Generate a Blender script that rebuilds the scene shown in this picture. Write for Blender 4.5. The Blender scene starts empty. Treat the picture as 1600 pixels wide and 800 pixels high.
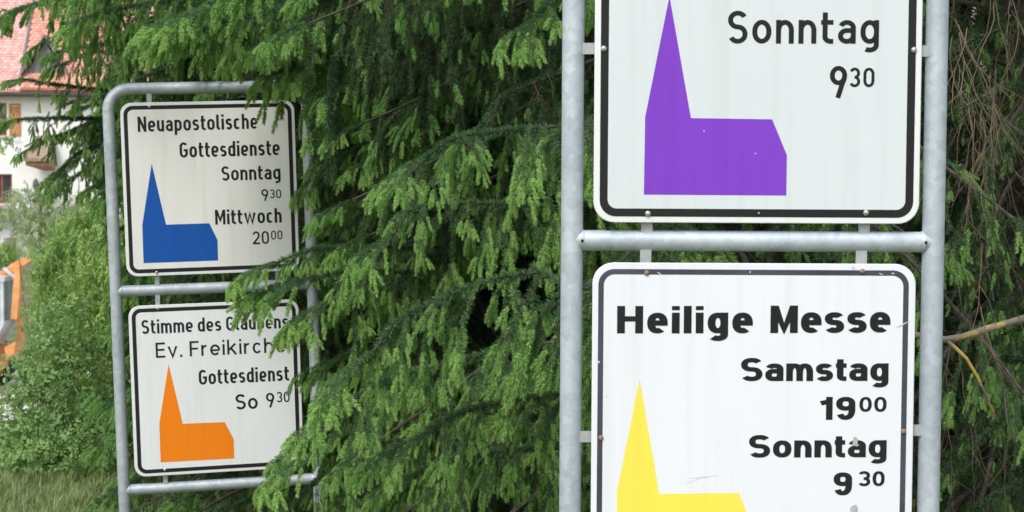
import bpy, math, random
import numpy as np
from mathutils import Vector, Matrix
sc = bpy.context.scene
R_ = math.radians

# ------------------------------------------------------------------ camera
F_PX, CX, CY = 2600.0, 800.0, 400.0
PITCH, ROLL = -0.054, 0.005
CAM = np.array([0.0, 0.0, 1.6])
_f = np.array([0, math.cos(PITCH), math.sin(PITCH)])
_r = np.array([1.0, 0, 0]); _u = np.cross(_r, _f)
_r2 = _r*math.cos(ROLL)+_u*math.sin(ROLL); _u2 = -_r*math.sin(ROLL)+_u*math.cos(ROLL)
CR = np.stack([_r2, _u2, -_f], 1)
cam_d = bpy.data.cameras.new('camera'); cam = bpy.data.objects.new('camera', cam_d)
sc.collection.objects.link(cam); sc.camera = cam
M4 = Matrix.Identity(4)
for i in range(3):
    for j in range(3): M4[i][j] = CR[i, j]
    M4[i][3] = CAM[i]
cam.matrix_world = M4
cam_d.sensor_width = 36; cam_d.lens = F_PX/1600*36
cam_d.clip_start = 0.05; cam_d.clip_end = 5000
cam_d.dof.use_dof = True; cam_d.dof.focus_distance = 4.2; cam_d.dof.aperture_fstop = 13

def ray(px, py):
    return CR @ np.array([(px-CX)/F_PX, -(py-CY)/F_PX, -1.0])
def at(px, py, d):
    return CAM + ray(px, py)*d
def proj(p):
    q = (np.asarray(p)-CAM) @ CR
    return CX+F_PX*q[..., 0]/-q[..., 2], CY-F_PX*q[..., 1]/-q[..., 2], -q[..., 2]

# ------------------------------------------------------------------ light
SUN_EL, SUN_AZ = R_(52), R_(205)       # azimuth clockwise from +Y: behind the camera and a little left
world = bpy.data.worlds.new('World'); sc.world = world; world.use_nodes = True
wn = world.node_tree.nodes; wl = world.node_tree.links; wn.clear()
sky = wn.new('ShaderNodeTexSky'); sky.sky_type = 'NISHITA'; sky.sun_disc = False
sky.sun_elevation = SUN_EL; sky.sun_rotation = SUN_AZ
sky.air_density = 1.6; sky.dust_density = 3.0; sky.ozone_density = 1.0
hs = wn.new('ShaderNodeHueSaturation'); hs.inputs['Saturation'].default_value = 0.6   # thin overcast: almost white sky
bg = wn.new('ShaderNodeBackground'); bg.inputs['Strength'].default_value = 0.15
wo = wn.new('ShaderNodeOutputWorld')
wl.new(sky.outputs[0], hs.inputs['Color']); wl.new(hs.outputs[0], bg.inputs[0]); wl.new(bg.outputs[0], wo.inputs[0])
sun_d = bpy.data.lights.new('sun', 'SUN'); sun_d.energy = 1.5; sun_d.angle = R_(14); sun_d.color = (1, .985, .965)
sun = bpy.data.objects.new('sun', sun_d); sc.collection.objects.link(sun)
sd = Vector((math.sin(SUN_AZ)*math.cos(SUN_EL), math.cos(SUN_AZ)*math.cos(SUN_EL), math.sin(SUN_EL)))
sun.rotation_euler = sd.to_track_quat('Z', 'Y').to_euler()
sc.view_settings.view_transform = 'Standard'; sc.view_settings.look = 'None'
sc.view_settings.exposure = 0.28; sc.view_settings.gamma = 1.0
sc.cycles.max_bounces = 6; sc.cycles.diffuse_bounces = 4; sc.cycles.glossy_bounces = 2
sc.cycles.transmission_bounces = 4; sc.cycles.transparent_max_bounces = 6

# ------------------------------------------------------------------ helpers
def link(o): sc.collection.objects.link(o); return o
def tag(o, label=None, cat=None, group=None, kind=None):
    if label: o['label'] = label
    if cat: o['category'] = cat
    if group: o['group'] = group
    if kind: o['kind'] = kind
    return o
def mk_mesh(name, verts, faces, mats=None, smooth=False, mat_idx=None):
    me = bpy.data.meshes.new(name)
    verts = np.asarray(verts, dtype=np.float64)
    me.from_pydata(verts.tolist() if len(verts) else [], [], [tuple(f) for f in faces])
    if mats:
        for m in (mats if isinstance(mats, (list, tuple)) else [mats]): me.materials.append(m)
    if mat_idx is not None: me.polygons.foreach_set('material_index', np.asarray(mat_idx, dtype=np.int32))
    if smooth: me.polygons.foreach_set('use_smooth', np.ones(len(me.polygons), dtype=bool))
    me.update()
    return me
def obj(name, me, parent=None):
    o = bpy.data.objects.new(name, me); link(o)
    if parent: o.parent = parent
    return o
def tri_mesh(name, V, T, mats, midx=None):
    """fast triangle mesh from numpy arrays"""
    me = bpy.data.meshes.new(name)
    V = np.ascontiguousarray(V, dtype=np.float32); T = np.ascontiguousarray(T, dtype=np.int32)
    me.vertices.add(len(V)); me.vertices.foreach_set('co', V.ravel())
    me.loops.add(T.size); me.loops.foreach_set('vertex_index', T.ravel())
    me.polygons.add(len(T)); me.polygons.foreach_set('loop_start', np.arange(0, T.size, 3, dtype=np.int32))
    for m in mats: me.materials.append(m)
    if midx is not None: me.polygons.foreach_set('material_index', np.ascontiguousarray(midx, dtype=np.int32))
    me.update(calc_edges=True); me.validate()
    return me
class MB:
    """collects shapes into one mesh"""
    def __init__(s): s.v = []; s.f = []; s.m = []
    def add(s, v, f, m=0):
        n = len(s.v); s.v += [tuple(float(c) for c in p) for p in v]; s.f += [tuple(i+n for i in q) for q in f]; s.m += [m]*len(f)
    def box(s, a, b, m=0):
        x0, y0, z0 = a; x1, y1, z1 = b
        s.add([(x0,y0,z0),(x1,y0,z0),(x1,y1,z0),(x0,y1,z0),(x0,y0,z1),(x1,y0,z1),(x1,y1,z1),(x0,y1,z1)],
              [(0,3,2,1),(4,5,6,7),(0,1,5,4),(1,2,6,5),(2,3,7,6),(3,0,4,7)], m)
    def hexa(s, p, m=0):
        s.add(p, [(0,3,2,1),(4,5,6,7),(0,1,5,4),(1,2,6,5),(2,3,7,6),(3,0,4,7)], m)
    def tube(s, pts, rad, n=10, m=0, caps=True):
        pts = [np.asarray(p, float) for p in pts]
        rads = rad if isinstance(rad, (list, tuple, np.ndarray)) else [rad]*len(pts)
        ref = np.array([0.31, 0.17, 0.93]); base = len(s.v); prev = None
        for i, p in enumerate(pts):
            t = pts[min(i+1, len(pts)-1)]-pts[max(i-1, 0)]; t = t/(np.linalg.norm(t)+1e-12)
            if prev is None:
                a = np.cross(t, ref)
                if np.linalg.norm(a) < .1: a = np.cross(t, [1, 0, 0])
            else: a = prev-t*np.dot(prev, t)
            a /= np.linalg.norm(a); prev = a; b = np.cross(t, a)
            for k in range(n):
                c = 2*math.pi*k/n; q = p+rads[i]*(a*math.cos(c)+b*math.sin(c)); s.v.append(tuple(q))
        for i in range(len(pts)-1):
            for k in range(n):
                s.f.append((base+i*n+k, base+i*n+(k+1) % n, base+(i+1)*n+(k+1) % n, base+(i+1)*n+k)); s.m.append(m)
        if caps:
            s.f.append(tuple(base+k for k in range(n))[::-1]); s.m.append(m)
            s.f.append(tuple(base+(len(pts)-1)*n+k for k in range(n))); s.m.append(m)
    def prism(s, poly, y0, y1, m=0):
        """polygon in x-z extruded from y0 (front) to y1"""
        n = len(poly)
        v = [(p[0], y0, p[1]) for p in poly]+[(p[0], y1, p[1]) for p in poly]
        f = [tuple(range(n)), tuple(range(n, 2*n))[::-1]]+[(i, i+n, (i+1) % n+n, (i+1) % n) for i in range(n)]
        s.add(v, f, m)
    def mesh(s, name, mats, smooth=False): return mk_mesh(name, s.v, s.f, mats, smooth, s.m)
    def build(s, name, mats, parent=None, smooth=False):
        me = s.mesh(name, mats, smooth)
        if smooth: me.set_sharp_from_angle(angle=R_(40))
        return obj(name, me, parent)
def empty(name, loc=(0, 0, 0), mat=None):
    o = bpy.data.objects.new(name, None); link(o); o.empty_display_size = .1
    if mat is not None: o.matrix_world = mat
    else: o.location = loc
    return o

# ------------------------------------------------------------------ materials
def new_mat(name):
    m = bpy.data.materials.new(name); m.use_nodes = True; nt = m.node_tree
    return m, nt.nodes, nt.links, nt.nodes['Principled BSDF']
def noise(n, l, scale, detail=4, coord='Object', rough=.6, vscale=None):
    tc = n.new('ShaderNodeTexCoord'); nz = n.new('ShaderNodeTexNoise')
    nz.inputs['Scale'].default_value = scale; nz.inputs['Detail'].default_value = detail; nz.inputs['Roughness'].default_value = rough
    if vscale:
        mp = n.new('ShaderNodeMapping'); mp.inputs['Scale'].default_value = vscale
        l.new(tc.outputs[coord], mp.inputs[0]); l.new(mp.outputs[0], nz.inputs['Vector'])
    else: l.new(tc.outputs[coord], nz.inputs['Vector'])
    return nz
def ramp(n, l, src, stops):
    r = n.new('ShaderNodeValToRGB'); e = r.color_ramp.elements
    while len(e) < len(stops): e.new(.5)
    for i, (p, c) in enumerate(stops): e[i].position = p; e[i].color = (*c, 1)
    l.new(src, r.inputs[0]); return r
def simple(name, c0, c1, scale=8, rough=.7, bump=0, lo=.35, hi=.65, vscale=None, metallic=0, spec=.5):
    m, n, l, b = new_mat(name)
    nz = noise(n, l, scale, vscale=vscale); r = ramp(n, l, nz.outputs['Fac'], [(lo, c0), (hi, c1)])
    l.new(r.outputs[0], b.inputs['Base Color']); b.inputs['Roughness'].default_value = rough; b.inputs['Metallic'].default_value = metallic
    b.inputs['Specular IOR Level'].default_value = spec
    if bump:
        bp = n.new('ShaderNodeBump'); bp.inputs['Strength'].default_value = bump; bp.inputs['Distance'].default_value = .01
        l.new(nz.outputs['Fac'], bp.inputs['Height']); l.new(bp.outputs[0], b.inputs['Normal'])
    return m

def galvanised(name, base, dark):
    m, n, l, b = new_mat(name)
    tc = n.new('ShaderNodeTexCoord')
    vo = n.new('ShaderNodeTexVoronoi'); vo.inputs['Scale'].default_value = 62; vo.inputs['Randomness'].default_value = 1
    dist = noise(n, l, 30, 3); mx = n.new('ShaderNodeMixRGB'); mx.blend_type = 'ADD'; mx.inputs[0].default_value = .04
    l.new(tc.outputs['Object'], mx.inputs[1]); l.new(dist.outputs['Color'], mx.inputs[2]); l.new(mx.outputs[0], vo.inputs['Vector'])
    r1 = ramp(n, l, vo.outputs['Color'], [(.15, tuple(c*.89 for c in base)), (.85, tuple(min(1, c*1.09) for c in base))])
    nz = noise(n, l, 9, 6, vscale=(1, 1, .45)); r2 = ramp(n, l, nz.outputs['Fac'], [(.35, dark), (.6, (1, 1, 1))])
    mm = n.new('ShaderNodeMixRGB'); mm.blend_type = 'MULTIPLY'; mm.inputs[0].default_value = .8
    l.new(r1.outputs[0], mm.inputs[1]); l.new(r2.outputs[0], mm.inputs[2])
    sp = noise(n, l, 160, 2); rs = ramp(n, l, sp.outputs['Fac'], [(.62, (0, 0, 0)), (.72, (1, 1, 1))])
    m3 = n.new('ShaderNodeMixRGB'); m3.blend_type = 'MIX'; m3.inputs[2].default_value = (.72, .75, .78, 1)
    ml = n.new('ShaderNodeMath'); ml.operation = 'MULTIPLY'; ml.inputs[1].default_value = .35
    l.new(rs.outputs[0], ml.inputs[0]); l.new(ml.outputs[0], m3.inputs[0]); l.new(mm.outputs[0], m3.inputs[1])
    l.new(m3.outputs[0], b.inputs['Base Color'])
    b.inputs['Metallic'].default_value = .25; b.inputs['Roughness'].default_value = .48
    bp = n.new('ShaderNodeBump'); bp.inputs['Strength'].default_value = .25; bp.inputs['Distance'].default_value = .0006
    l.new(dist.outputs['Fac'], bp.inputs['Height']); l.new(bp.outputs[0], b.inputs['Normal'])
    return m
M_galv = galvanised('galvanised_steel', (.54, .60, .67), (.74, .77, .80))
M_galv_old = galvanised('aged_galvanised_steel', (.50, .55, .595), (.64, .68, .72))

def enamel(name, col, dirt, amt=.5, rough=.32, speck=True):
    m, n, l, b = new_mat(name)
    nz = noise(n, l, 3.2, 6, vscale=(1.6, 1, .5)); r = ramp(n, l, nz.outputs['Fac'], [(.3, dirt), (.62, col)])
    mx = n.new('ShaderNodeMixRGB'); mx.inputs[0].default_value = amt; mx.inputs[1].default_value = (*col, 1)
    l.new(r.outputs[0], mx.inputs[2]); out = mx
    if speck:
        st = noise(n, l, 26, 3, vscale=(1, 1, .05)); rr = ramp(n, l, st.outputs['Fac'], [(.50, (1, 1, 1)), (.72, (.925, .93, .915))])
        ms = n.new('ShaderNodeMixRGB'); ms.blend_type = 'MULTIPLY'; ms.inputs[0].default_value = 1
        l.new(mx.outputs[0], ms.inputs[1]); l.new(rr.outputs[0], ms.inputs[2]); mx = ms; out = ms
    if speck:
        vo = n.new('ShaderNodeTexNoise'); vo.inputs['Scale'].default_value = 120; vo.inputs['Detail'].default_value = 1
        tc = n.new('ShaderNodeTexCoord'); l.new(tc.outputs['Object'], vo.inputs['Vector'])
        rs = ramp(n, l, vo.outputs['Fac'], [(.76, (0, 0, 0)), (.8, (1, 1, 1))])
        ml = n.new('ShaderNodeMath'); ml.operation = 'MULTIPLY'; ml.inputs[1].default_value = .5
        l.new(rs.outputs[0], ml.inputs[0])
        m2 = n.new('ShaderNodeMixRGB'); m2.inputs[2].default_value = tuple(c*.6 for c in dirt)+(1,)
        l.new(ml.outputs[0], m2.inputs[0]); l.new(mx.outputs[0], m2.inputs[1]); out = m2
    l.new(out.outputs[0], b.inputs['Base Color'])
    b.inputs['Roughness'].default_value = rough; b.inputs['Specular IOR Level'].default_value = .22
    return m
M_white_up = enamel('white_sign_film', (.705, .755, .80), (.66, .71, .74))
M_white_low = enamel('bright_white_sign_film', (.815, .84, .91), (.77, .79, .85))
M_white_far = enamel('greyish_white_sign_film', (.83, .83, .82), (.77, .77, .75), .8)
M_white_far2 = enamel('cool_white_sign_film', (.84, .87, .91), (.78, .81, .83), .8)
M_rim = enamel('sign_rim_white', (.82, .84, .86), (.76, .78, .80), .5)
M_black = enamel('black_sign_film', (.018, .02, .021), (.03, .032, .034), .5, .38, False)
def faded_black():
    m, n, l, b = new_mat('faded_black_sign_film')
    nz = noise(n, l, 5, 5, vscale=(1, 1, .5)); r = ramp(n, l, nz.outputs['Fac'], [(.38, (.03, .035, .045)), (.66, (.075, .08, .12))])
    l.new(r.outputs[0], b.inputs['Base Color']); b.inputs['Roughness'].default_value = .45
    return m
M_black2 = faded_black()
M_ink = enamel('letter_black', (.015, .017, .019), (.03, .03, .032), .4, .4, False)
M_purple = enamel('purple_film', (.228, .058, .61), (.21, .055, .57), .5)
M_yellow = enamel('yellow_film', (.95, .79, .10), (.93, .76, .13), .6)
M_blue = enamel('blue_film', (.012, .095, .42), (.015, .11, .44), .5)
M_orange = enamel('orange_film', (.95, .25, .012), (.9, .25, .02), .5)
M_bolt = simple('bolt_steel', (.35, .36, .34), (.62, .62, .58), 300, .35, metallic=.6)
M_rust = simple('rusty_bolt', (.20, .10, .06), (.40, .27, .20), 400, .8, .3)
M_alu = simple('bracket_aluminium', (.40, .42, .45), (.50, .52, .55), 60, .5, metallic=.3)
M_chip = simple('bare_metal_patch', (.36, .36, .39), (.50, .50, .52), 90, .55)
M_hole = simple('dark_hole', (.006, .006, .006), (.01, .01, .01), 20, .9)
M_scratch = simple('scratch_grey', (.55, .57, .6), (.7, .72, .74), 200, .5)

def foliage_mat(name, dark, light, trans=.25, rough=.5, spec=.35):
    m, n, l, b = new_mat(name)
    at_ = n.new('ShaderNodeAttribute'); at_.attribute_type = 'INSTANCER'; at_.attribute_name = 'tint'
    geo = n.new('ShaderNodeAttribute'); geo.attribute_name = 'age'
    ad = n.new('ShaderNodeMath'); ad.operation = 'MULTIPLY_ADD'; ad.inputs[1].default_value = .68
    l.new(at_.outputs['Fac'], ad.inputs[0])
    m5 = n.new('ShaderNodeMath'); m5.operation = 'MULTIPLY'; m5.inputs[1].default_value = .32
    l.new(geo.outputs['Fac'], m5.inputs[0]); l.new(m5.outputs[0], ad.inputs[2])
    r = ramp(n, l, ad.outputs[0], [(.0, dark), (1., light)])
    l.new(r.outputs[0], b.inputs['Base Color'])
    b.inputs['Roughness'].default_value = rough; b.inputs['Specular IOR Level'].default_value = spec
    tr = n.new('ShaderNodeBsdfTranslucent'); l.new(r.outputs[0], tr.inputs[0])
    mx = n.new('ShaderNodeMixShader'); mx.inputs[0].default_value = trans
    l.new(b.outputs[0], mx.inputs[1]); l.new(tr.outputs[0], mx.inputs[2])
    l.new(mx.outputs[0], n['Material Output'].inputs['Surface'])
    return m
M_needle = foliage_mat('spruce_needles', (.014, .040, .020), (.17, .345, .135), .3, .6, .25)  # dark end: older needles, plus crown-interior shade put into the colour
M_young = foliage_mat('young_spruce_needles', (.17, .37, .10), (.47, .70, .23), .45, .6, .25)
M_bark = simple('spruce_bark', (.028, .023, .018), (.095, .080, .064), 40, .9, .6)
M_twig = simple('twig_bark', (.10, .062, .038), (.21, .15, .095), 120, .85)
M_dead = simple('dead_twig', (.075, .055, .038), (.23, .175, .12), 12, .9)
M_lichen = None
M_leaf_dark = foliage_mat('dark_bush_leaves', (.13, .28, .085), (.42, .62, .22), .42, .5, .3)
M_leaf_light = foliage_mat('light_shrub_leaves', (.18, .34, .08), (.42, .60, .18), .4, .5, .3)
M_leaf_grey = foliage_mat('greyish_bush_leaves', (.20, .30, .13), (.42, .50, .27), .3, .6)
M_grass = foliage_mat('grass_blades', (.15, .27, .07), (.44, .50, .24), .35, .6)

# ------------------------------------------------------------------ terrain
def gz(x, y):
    prof = np.interp(y, [-60, 0, 8.4, 9.6, 13, 25, 40, 50, 60, 80, 150, 400, 4000], [0, 0, 0, -.12, -.8, -2.7, -4.2, -3.8, -2.2, -1.8, 0, 6, 20])
    w = np.clip((x+1.0)/6.0, 0, 1)                     # the wooded right side stays level longer
    prof2 = np.interp(y, [-60, 0, 12, 30, 60, 150, 400, 4000], [0, 0, 0, -.8, -2, 0, 6, 20])
    return prof*(1-w)+prof2*w+.05*np.sin(x*1.3+.4)*np.sin(y*.9)*np.clip((y-7)/3, 0, 1)
def terrain(name, xs, ys, mat, dz=0.0, keep=None):
    X, Y = np.meshgrid(xs, ys); Z = gz(X, Y)+dz
    V = np.stack([X.ravel(), Y.ravel(), Z.ravel()], 1); n = len(xs); Fc = []
    for j in range(len(ys)-1):
        for i in range(n-1):
            if keep and not keep(xs[i], ys[j]): continue
            Fc.append((j*n+i, j*n+i+1, (j+1)*n+i+1, (j+1)*n+i))
    o = obj(name, mk_mesh(name, V, Fc, mat, True)); tag(o, kind='structure'); return o
M_ground = simple('ground_soil_grass', (.07, .10, .03), (.19, .20, .09), 3, .95, .4)
M_gravel = simple('pale_gravel', (.62, .58, .53), (.82, .79, .75), 6, .95, .4)
xs = np.unique(np.concatenate([np.linspace(-14, 14, 60), np.linspace(-60, 60, 40), np.linspace(-3000, 3000, 24)]))
ys = np.unique(np.concatenate([np.linspace(-4, 16, 50), np.linspace(-60, 110, 60), np.geomspace(110, 4000, 18)]))
terrain('ground', xs, ys, M_ground)
M_floor = simple('needle_litter', (.035, .028, .015), (.075, .055, .032), 14, .95, .5)
terrain('forest_floor', np.linspace(-1.1, 9, 30), np.linspace(6.3, 16, 30), M_floor, .012)
terrain('gravel_yard', np.linspace(-30, -2, 50), np.linspace(11.5, 45, 60), M_gravel, .03)

# ------------------------------------------------------------------ stroke lettering
class Pen:
    """glyph skeletons drawn in cap-height units; tv/th = stroke width across / along"""
    def __init__(s, style, tv, th, xh, asc=1.0, desc=.26): s.st, s.tv, s.th, s.xh, s.asc, s.desc = style, tv, th, xh, asc, desc
    def ell(s, cx, cy, rx, ry, a0, a1, n=None):
        n = n or max(3, int(abs(a1-a0)/9))
        e = .86 if s.st == 'H' else 1.0
        def pw(v): return math.copysign(abs(v)**e, v)
        return [(cx+rx*pw(math.cos(R_(a0+(a1-a0)*i/n))), cy+ry*pw(math.sin(R_(a0+(a1-a0)*i/n)))) for i in range(n+1)]
    def ryf(s, rx, h): return h/2 if s.st == 'H' else min(h/2, rx*1.25)
    def st_arc(s, x0, y0, x1, y1, a0, a1):
        rx = (x1-x0)/2; ry = s.ryf(rx, y1-y0); cx = (x0+x1)/2; out = []
        n = max(4, int(abs(a1-a0)/8))
        e = .86 if s.st == 'H' else 1.0
        def pw(v): return math.copysign(abs(v)**e, v)
        def pt(a, up): return (cx+rx*pw(math.cos(R_(a))), (y1-ry if up else y0+ry)+ry*pw(math.sin(R_(a))))
        stops = sorted({a0, a1} | {k*180 for k in range(-6, 7) if min(a0, a1) < k*180 < max(a0, a1)}, reverse=a1 < a0)
        for a, b in zip(stops[:-1], stops[1:]):
            mid = (a+b)/2; up = math.sin(R_(mid)) > 0; k = max(2, int(abs(b-a)/9))
            out += [pt(a+(b-a)*i/k, up) for i in range(k+1)]
        return out
    def glyph(s, ch, k):
        """returns (outer width, list of skeleton strokes)"""
        H = s.st == 'H'; tv, th, xh, D = s.tv, s.th, s.xh, s.desc; a, b = tv/2, th/2
        W0 = dict(o=.62, n=.58, m=.92, t=.40, a=.58, g=.60, s=.54, e=.60, i=0, l=.30, h=.58, p=.60, u=.58, c=.54, d=.60, b=.60,
                  k=.58, w=.98, v=.58, r=.38, N=.70, S=.64, G=.68, M=.84, E=.56, F=.54, H=.72)
        if H: W0.update(o=.70, n=.66, m=1.0, t=.40, a=.68, g=.68, s=.64, e=.68, l=0, S=.80, H=.86, M=.90, h=.66)
        for d in '0239': W0[d] = .60 if not H else .68
        W0['1'] = .42
        W = max(W0.get(ch, .5)*k, tv); x0, x1 = a, W-a; cx = W/2; P = []
        def arch(xa, xb, y0=0):
            rx = (xb-xa)/2; ry = s.ryf(rx, xh*1.1); ry = min(ry, .42*xh)
            return s.ell((xa+xb)/2, xh-b-ry, rx, ry, 172, 0)+[(xb, y0)]
        if ch == ' ': return .36*k, []
        if ch == 'o': r = s.st_arc(x0, b, x1, xh-b, 0, 360); P = [('c', r)]
        elif ch == '0': P = [('c', s.st_arc(x0, b, x1, 1-b, 0, 360))]
        elif ch == 'n': P = [[(x0, 0), (x0, xh)], arch(x0, x1)]
        elif ch == 'h': P = [[(x0, 0), (x0, 1)], arch(x0, x1)]
        elif ch == 'm': P = [[(x0, 0), (x0, xh)], arch(x0, cx), arch(cx, x1)]
        elif ch == 'r': P = [[(x0, 0), (x0, xh)], s.ell(x1, xh-b-.25, x1-x0, .25, 172, 88)]
        elif ch == 'u':
            rx = (x1-x0)/2; ry = min(s.ryf(rx, xh), .42*xh)
            P = [[(x1, xh), (x1, 0)], [(x0, xh)]+s.ell(cx, b+ry, rx, ry, 180, 352)]
        elif ch == 't':
            sx = a+.12*W if not H else a+.10*W; ry = .14 if not H else .12; rx = max(W-sx-.10*W, .05)
            P = [[(sx, .95 if not H else .93), (sx, b+ry)]+s.ell(sx+rx*.8, b+ry, rx*.8, ry, 180, 270)+[(W, b)], [(0, xh-b), (W, xh-b)]]
        elif ch == 'l':
            P = [[(x0, 1), (x0, 0)]] if H else [[(x0, 1), (x0, b+.13)]+s.ell(x0+.12*k+.02, b+.13, .12*k+.02, .13, 180, 270)+[(W, b)]]
        elif ch == 'i': P = [[(x0, 0), (x0, xh)], ('d', (x0, 1-.075 if not H else 1-.08))]
        elif ch == '.': W = tv; P = [('d', (a, .075))]
        elif ch == 'a':
            ym = xh*.56; ry = (ym-b)/2; r2 = min(.5*(x1-x0), .2+.0*k)
            top = [(x1, 0), (x1, xh-b-.17)]+s.ell(cx, xh-b-.17, x1-cx, .17, 0, 158)
            bowl = [(x1, ym)]+[(x0+r2, ym)]+s.ell(x0+r2, b+ry, r2, ry, 90, 270)+[(x1-r2, b)]+s.ell(x1-r2, b+ry*1.1, r2, ry*1.1, -90, -12)
            P = [top, bowl]
        elif ch in 'gdbpq':
            P = [('c', s.st_arc(x0, b, x1, xh-b, 0, 360))]
            if ch == 'g':
                rr = .15; P.append([(x1, xh), (x1, -D+b+rr)]+s.ell(cx, -D+b+rr, x1-cx, rr, 0, -140 if H else -125))
            if ch == 'd': P.append([(x1, 0), (x1, 1)])
            if ch == 'b': P.append([(x0, 0), (x0, 1)])
            if ch == 'p': P.append([(x0, -D), (x0, xh)])
        elif ch in 'sS':
            h = xh if ch == 's' else 1.0; ry = (h-th)/4; rx = (x1-x0)/2
            P = [s.ell(cx, h-b-ry, rx, ry*.98, 28, 262, 26)+s.ell(cx, b+ry, rx*1.0, ry*1.02, 82, -152, 26)]
        elif ch == 'e':
            ym = xh*.47
            ym = xh*.5 if H else ym
            P = [[(x0, ym), (x1+a*.0, ym)], s.st_arc(x0, b, x1, xh-b, 0, 306 if H else 318)]
            if not H: P[1] = [(x1, ym)]+P[1]
            else: P[1] = [(x1, ym-th*.5)]+P[1]
        elif ch == 'c': P = [s.st_arc(x0, b, x1, xh-b, 38, 322)]
        elif ch == 'G': P = [s.st_arc(x0, b, x1, 1-b, 32, 360)+[(x1, .48), (cx, .48)]]
        elif ch == 'H': P = [[(x0, 0), (x0, 1)], [(x1, 0), (x1, 1)], [(x0, .53), (x1, .53)]]
        elif ch == 'E': P = [[(x0, 0), (x0, 1)], [(x0, b), (W, b)], [(x0, .52), (W*.93, .52)], [(x0, 1-b), (W, 1-b)]]
        elif ch == 'F': P = [[(x0, 0), (x0, 1)], [(x0, .5), (W*.93, .5)], [(x0, 1-b), (W, 1-b)]]
        elif ch == 'N': P = [[(x0, 0), (x0, 1)], [(x1, 0), (x1, 1)], [(x0+.0, 1-b*.6), (x1, b*.6)]]
        elif ch == 'M':
            ym = .22 if H else .34
            P = [[(x0, 0), (x0, 1)], [(x1, 0), (x1, 1)], [(x0+.02, 1-b*.4), (cx, ym-.04 if not H else .16), (x1-.02, 1-b*.4)]]
        elif ch == 'v': P = [[(a*.9, xh), (cx, a*.6), (W-a*.9, xh)]]
        elif ch == 'w': q = (x1-x0)/4; P = [[(x0, xh), (x0+q, a*.7), (cx, xh*.93), (x1-q, a*.7), (x1, xh)]]
        elif ch == 'k': P = [[(x0, 0), (x0, 1)], [(x0, .27), (x1-.02, xh)], [(x0+.4*(x1-x0), .40), (x1+.02, 0)]]
        elif ch == '1': P = [[(x1, 0), (x1, 1)], [(x1, .86 if not H else .80), (0, .70 if not H else .72)]]
        elif ch == '2':
            ry = .26; P = [s.ell(cx, 1-b-ry, (x1-x0)/2, ry, 165, -28)+[(x0+.02, b*1.3)], [(0, b), (W, b)]]
        elif ch == '3':
            ry = (1-th)/4
            P = [s.ell(cx, 1-b-ry, (x1-x0)/2*.94, ry, 158, -95), s.ell(cx, b+ry, (x1-x0)/2, ry*1.02, 95, -155)]
        elif ch == '9':
            y0 = .40
            ring = s.st_arc(x0, y0+b, x1, 1-b, 0, 360); P = [('c', ring)]
            if H: P.append([(x1, .7)]+s.ell(cx, b+.36, x1-cx, .36, 0, -148))
            else: P.append([(x1, .70), (x1-.02*k, .58), (x1-.08*k, .44), (x0+.20*k, 0)])
        return W, P
    def ribbon(s, pts, closed, z):
        tv, th = s.tv, s.th
        q = [np.array([p[0]/tv, p[1]/th]) for p in pts]
        cl = [q[0]]
        for p in q[1:]:
            if np.linalg.norm(p-cl[-1]) > 1e-3: cl.append(p)
        q = cl
        if closed and np.linalg.norm(q[0]-q[-1]) < 1e-2: q = q[:-1]
        n = len(q); L = []; Rr = []
        for i in range(n):
            if closed: d0 = q[i]-q[i-1]; d1 = q[(i+1) % n]-q[i]
            else: d0 = q[i]-q[max(i-1, 0)] if i else q[1]-q[0]; d1 = q[min(i+1, n-1)]-q[i] if i < n-1 else d0
            d0 = d0/np.linalg.norm(d0); d1 = d1/np.linalg.norm(d1)
            n0 = np.array([-d0[1], d0[0]]); n1 = np.array([-d1[1], d1[0]]); m = n0+n1; m /= (np.linalg.norm(m)+1e-9)
            c = max(np.dot(m, n0), .45); o = m*.5/c
            L.append((q[i]+o)*[tv, th]); Rr.append((q[i]-o)*[tv, th])
        V = [(p[0], z, p[1]) for p in L]+[(p[0], z, p[1]) for p in Rr]
        Fc = [(i, n+i, n+(i+1) % n, (i+1) % n) for i in range(n if closed else n-1)]
        return V, Fc

def text_mesh(pen, text, u0, u1, v0, v1, cap, gap=.13, word=.30):
    """letters between u0 and u1; baseline runs from v0 to v1; cap = cap height (m). Returns MB with local x,z (y = 0)"""
    total = (u1-u0)/cap
    def layout(k):
        x = 0; pos = []
        for i, ch in enumerate(text):
            if ch == ' ': x += word*max(k, .6)-gap*k; pos.append((ch, x, [])); x += 0; continue
            w, st = pen.glyph(ch, k); pos.append((ch, x, st)); x += w+gap*max(k, .75)
        return x-gap*max(k, .75), pos
    lo, hi = .2, 2.5
    for _ in range(40):
        k = (lo+hi)/2; w, pos = layout(k)
        if w > total: hi = k
        else: lo = k
    mb = MB(); z = 0
    for ch, x, st in pos:
        for P in st:
            z -= .00005
            if z < -.0004: z = -.00005
            if isinstance(P, tuple) and P[0] == 'd':
                cx, cy = P[1]; hw = pen.tv*.5; hh = .075
                V = [(cx-hw, z, cy-hh), (cx+hw, z, cy-hh), (cx+hw, z, cy+hh), (cx-hw, z, cy+hh)]; Fc = [(0, 1, 2, 3)]
            else:
                closed = isinstance(P, tuple); V, Fc = pen.ribbon(P[1] if closed else P, closed, z)
            V2 = []
            for (a, zz, c) in V:
                t = (a+x)/total; V2.append((u0+(a+x)*cap, zz, v0+(v1-v0)*t+c*cap))
            mb.add(V2, Fc)
    return mb

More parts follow.
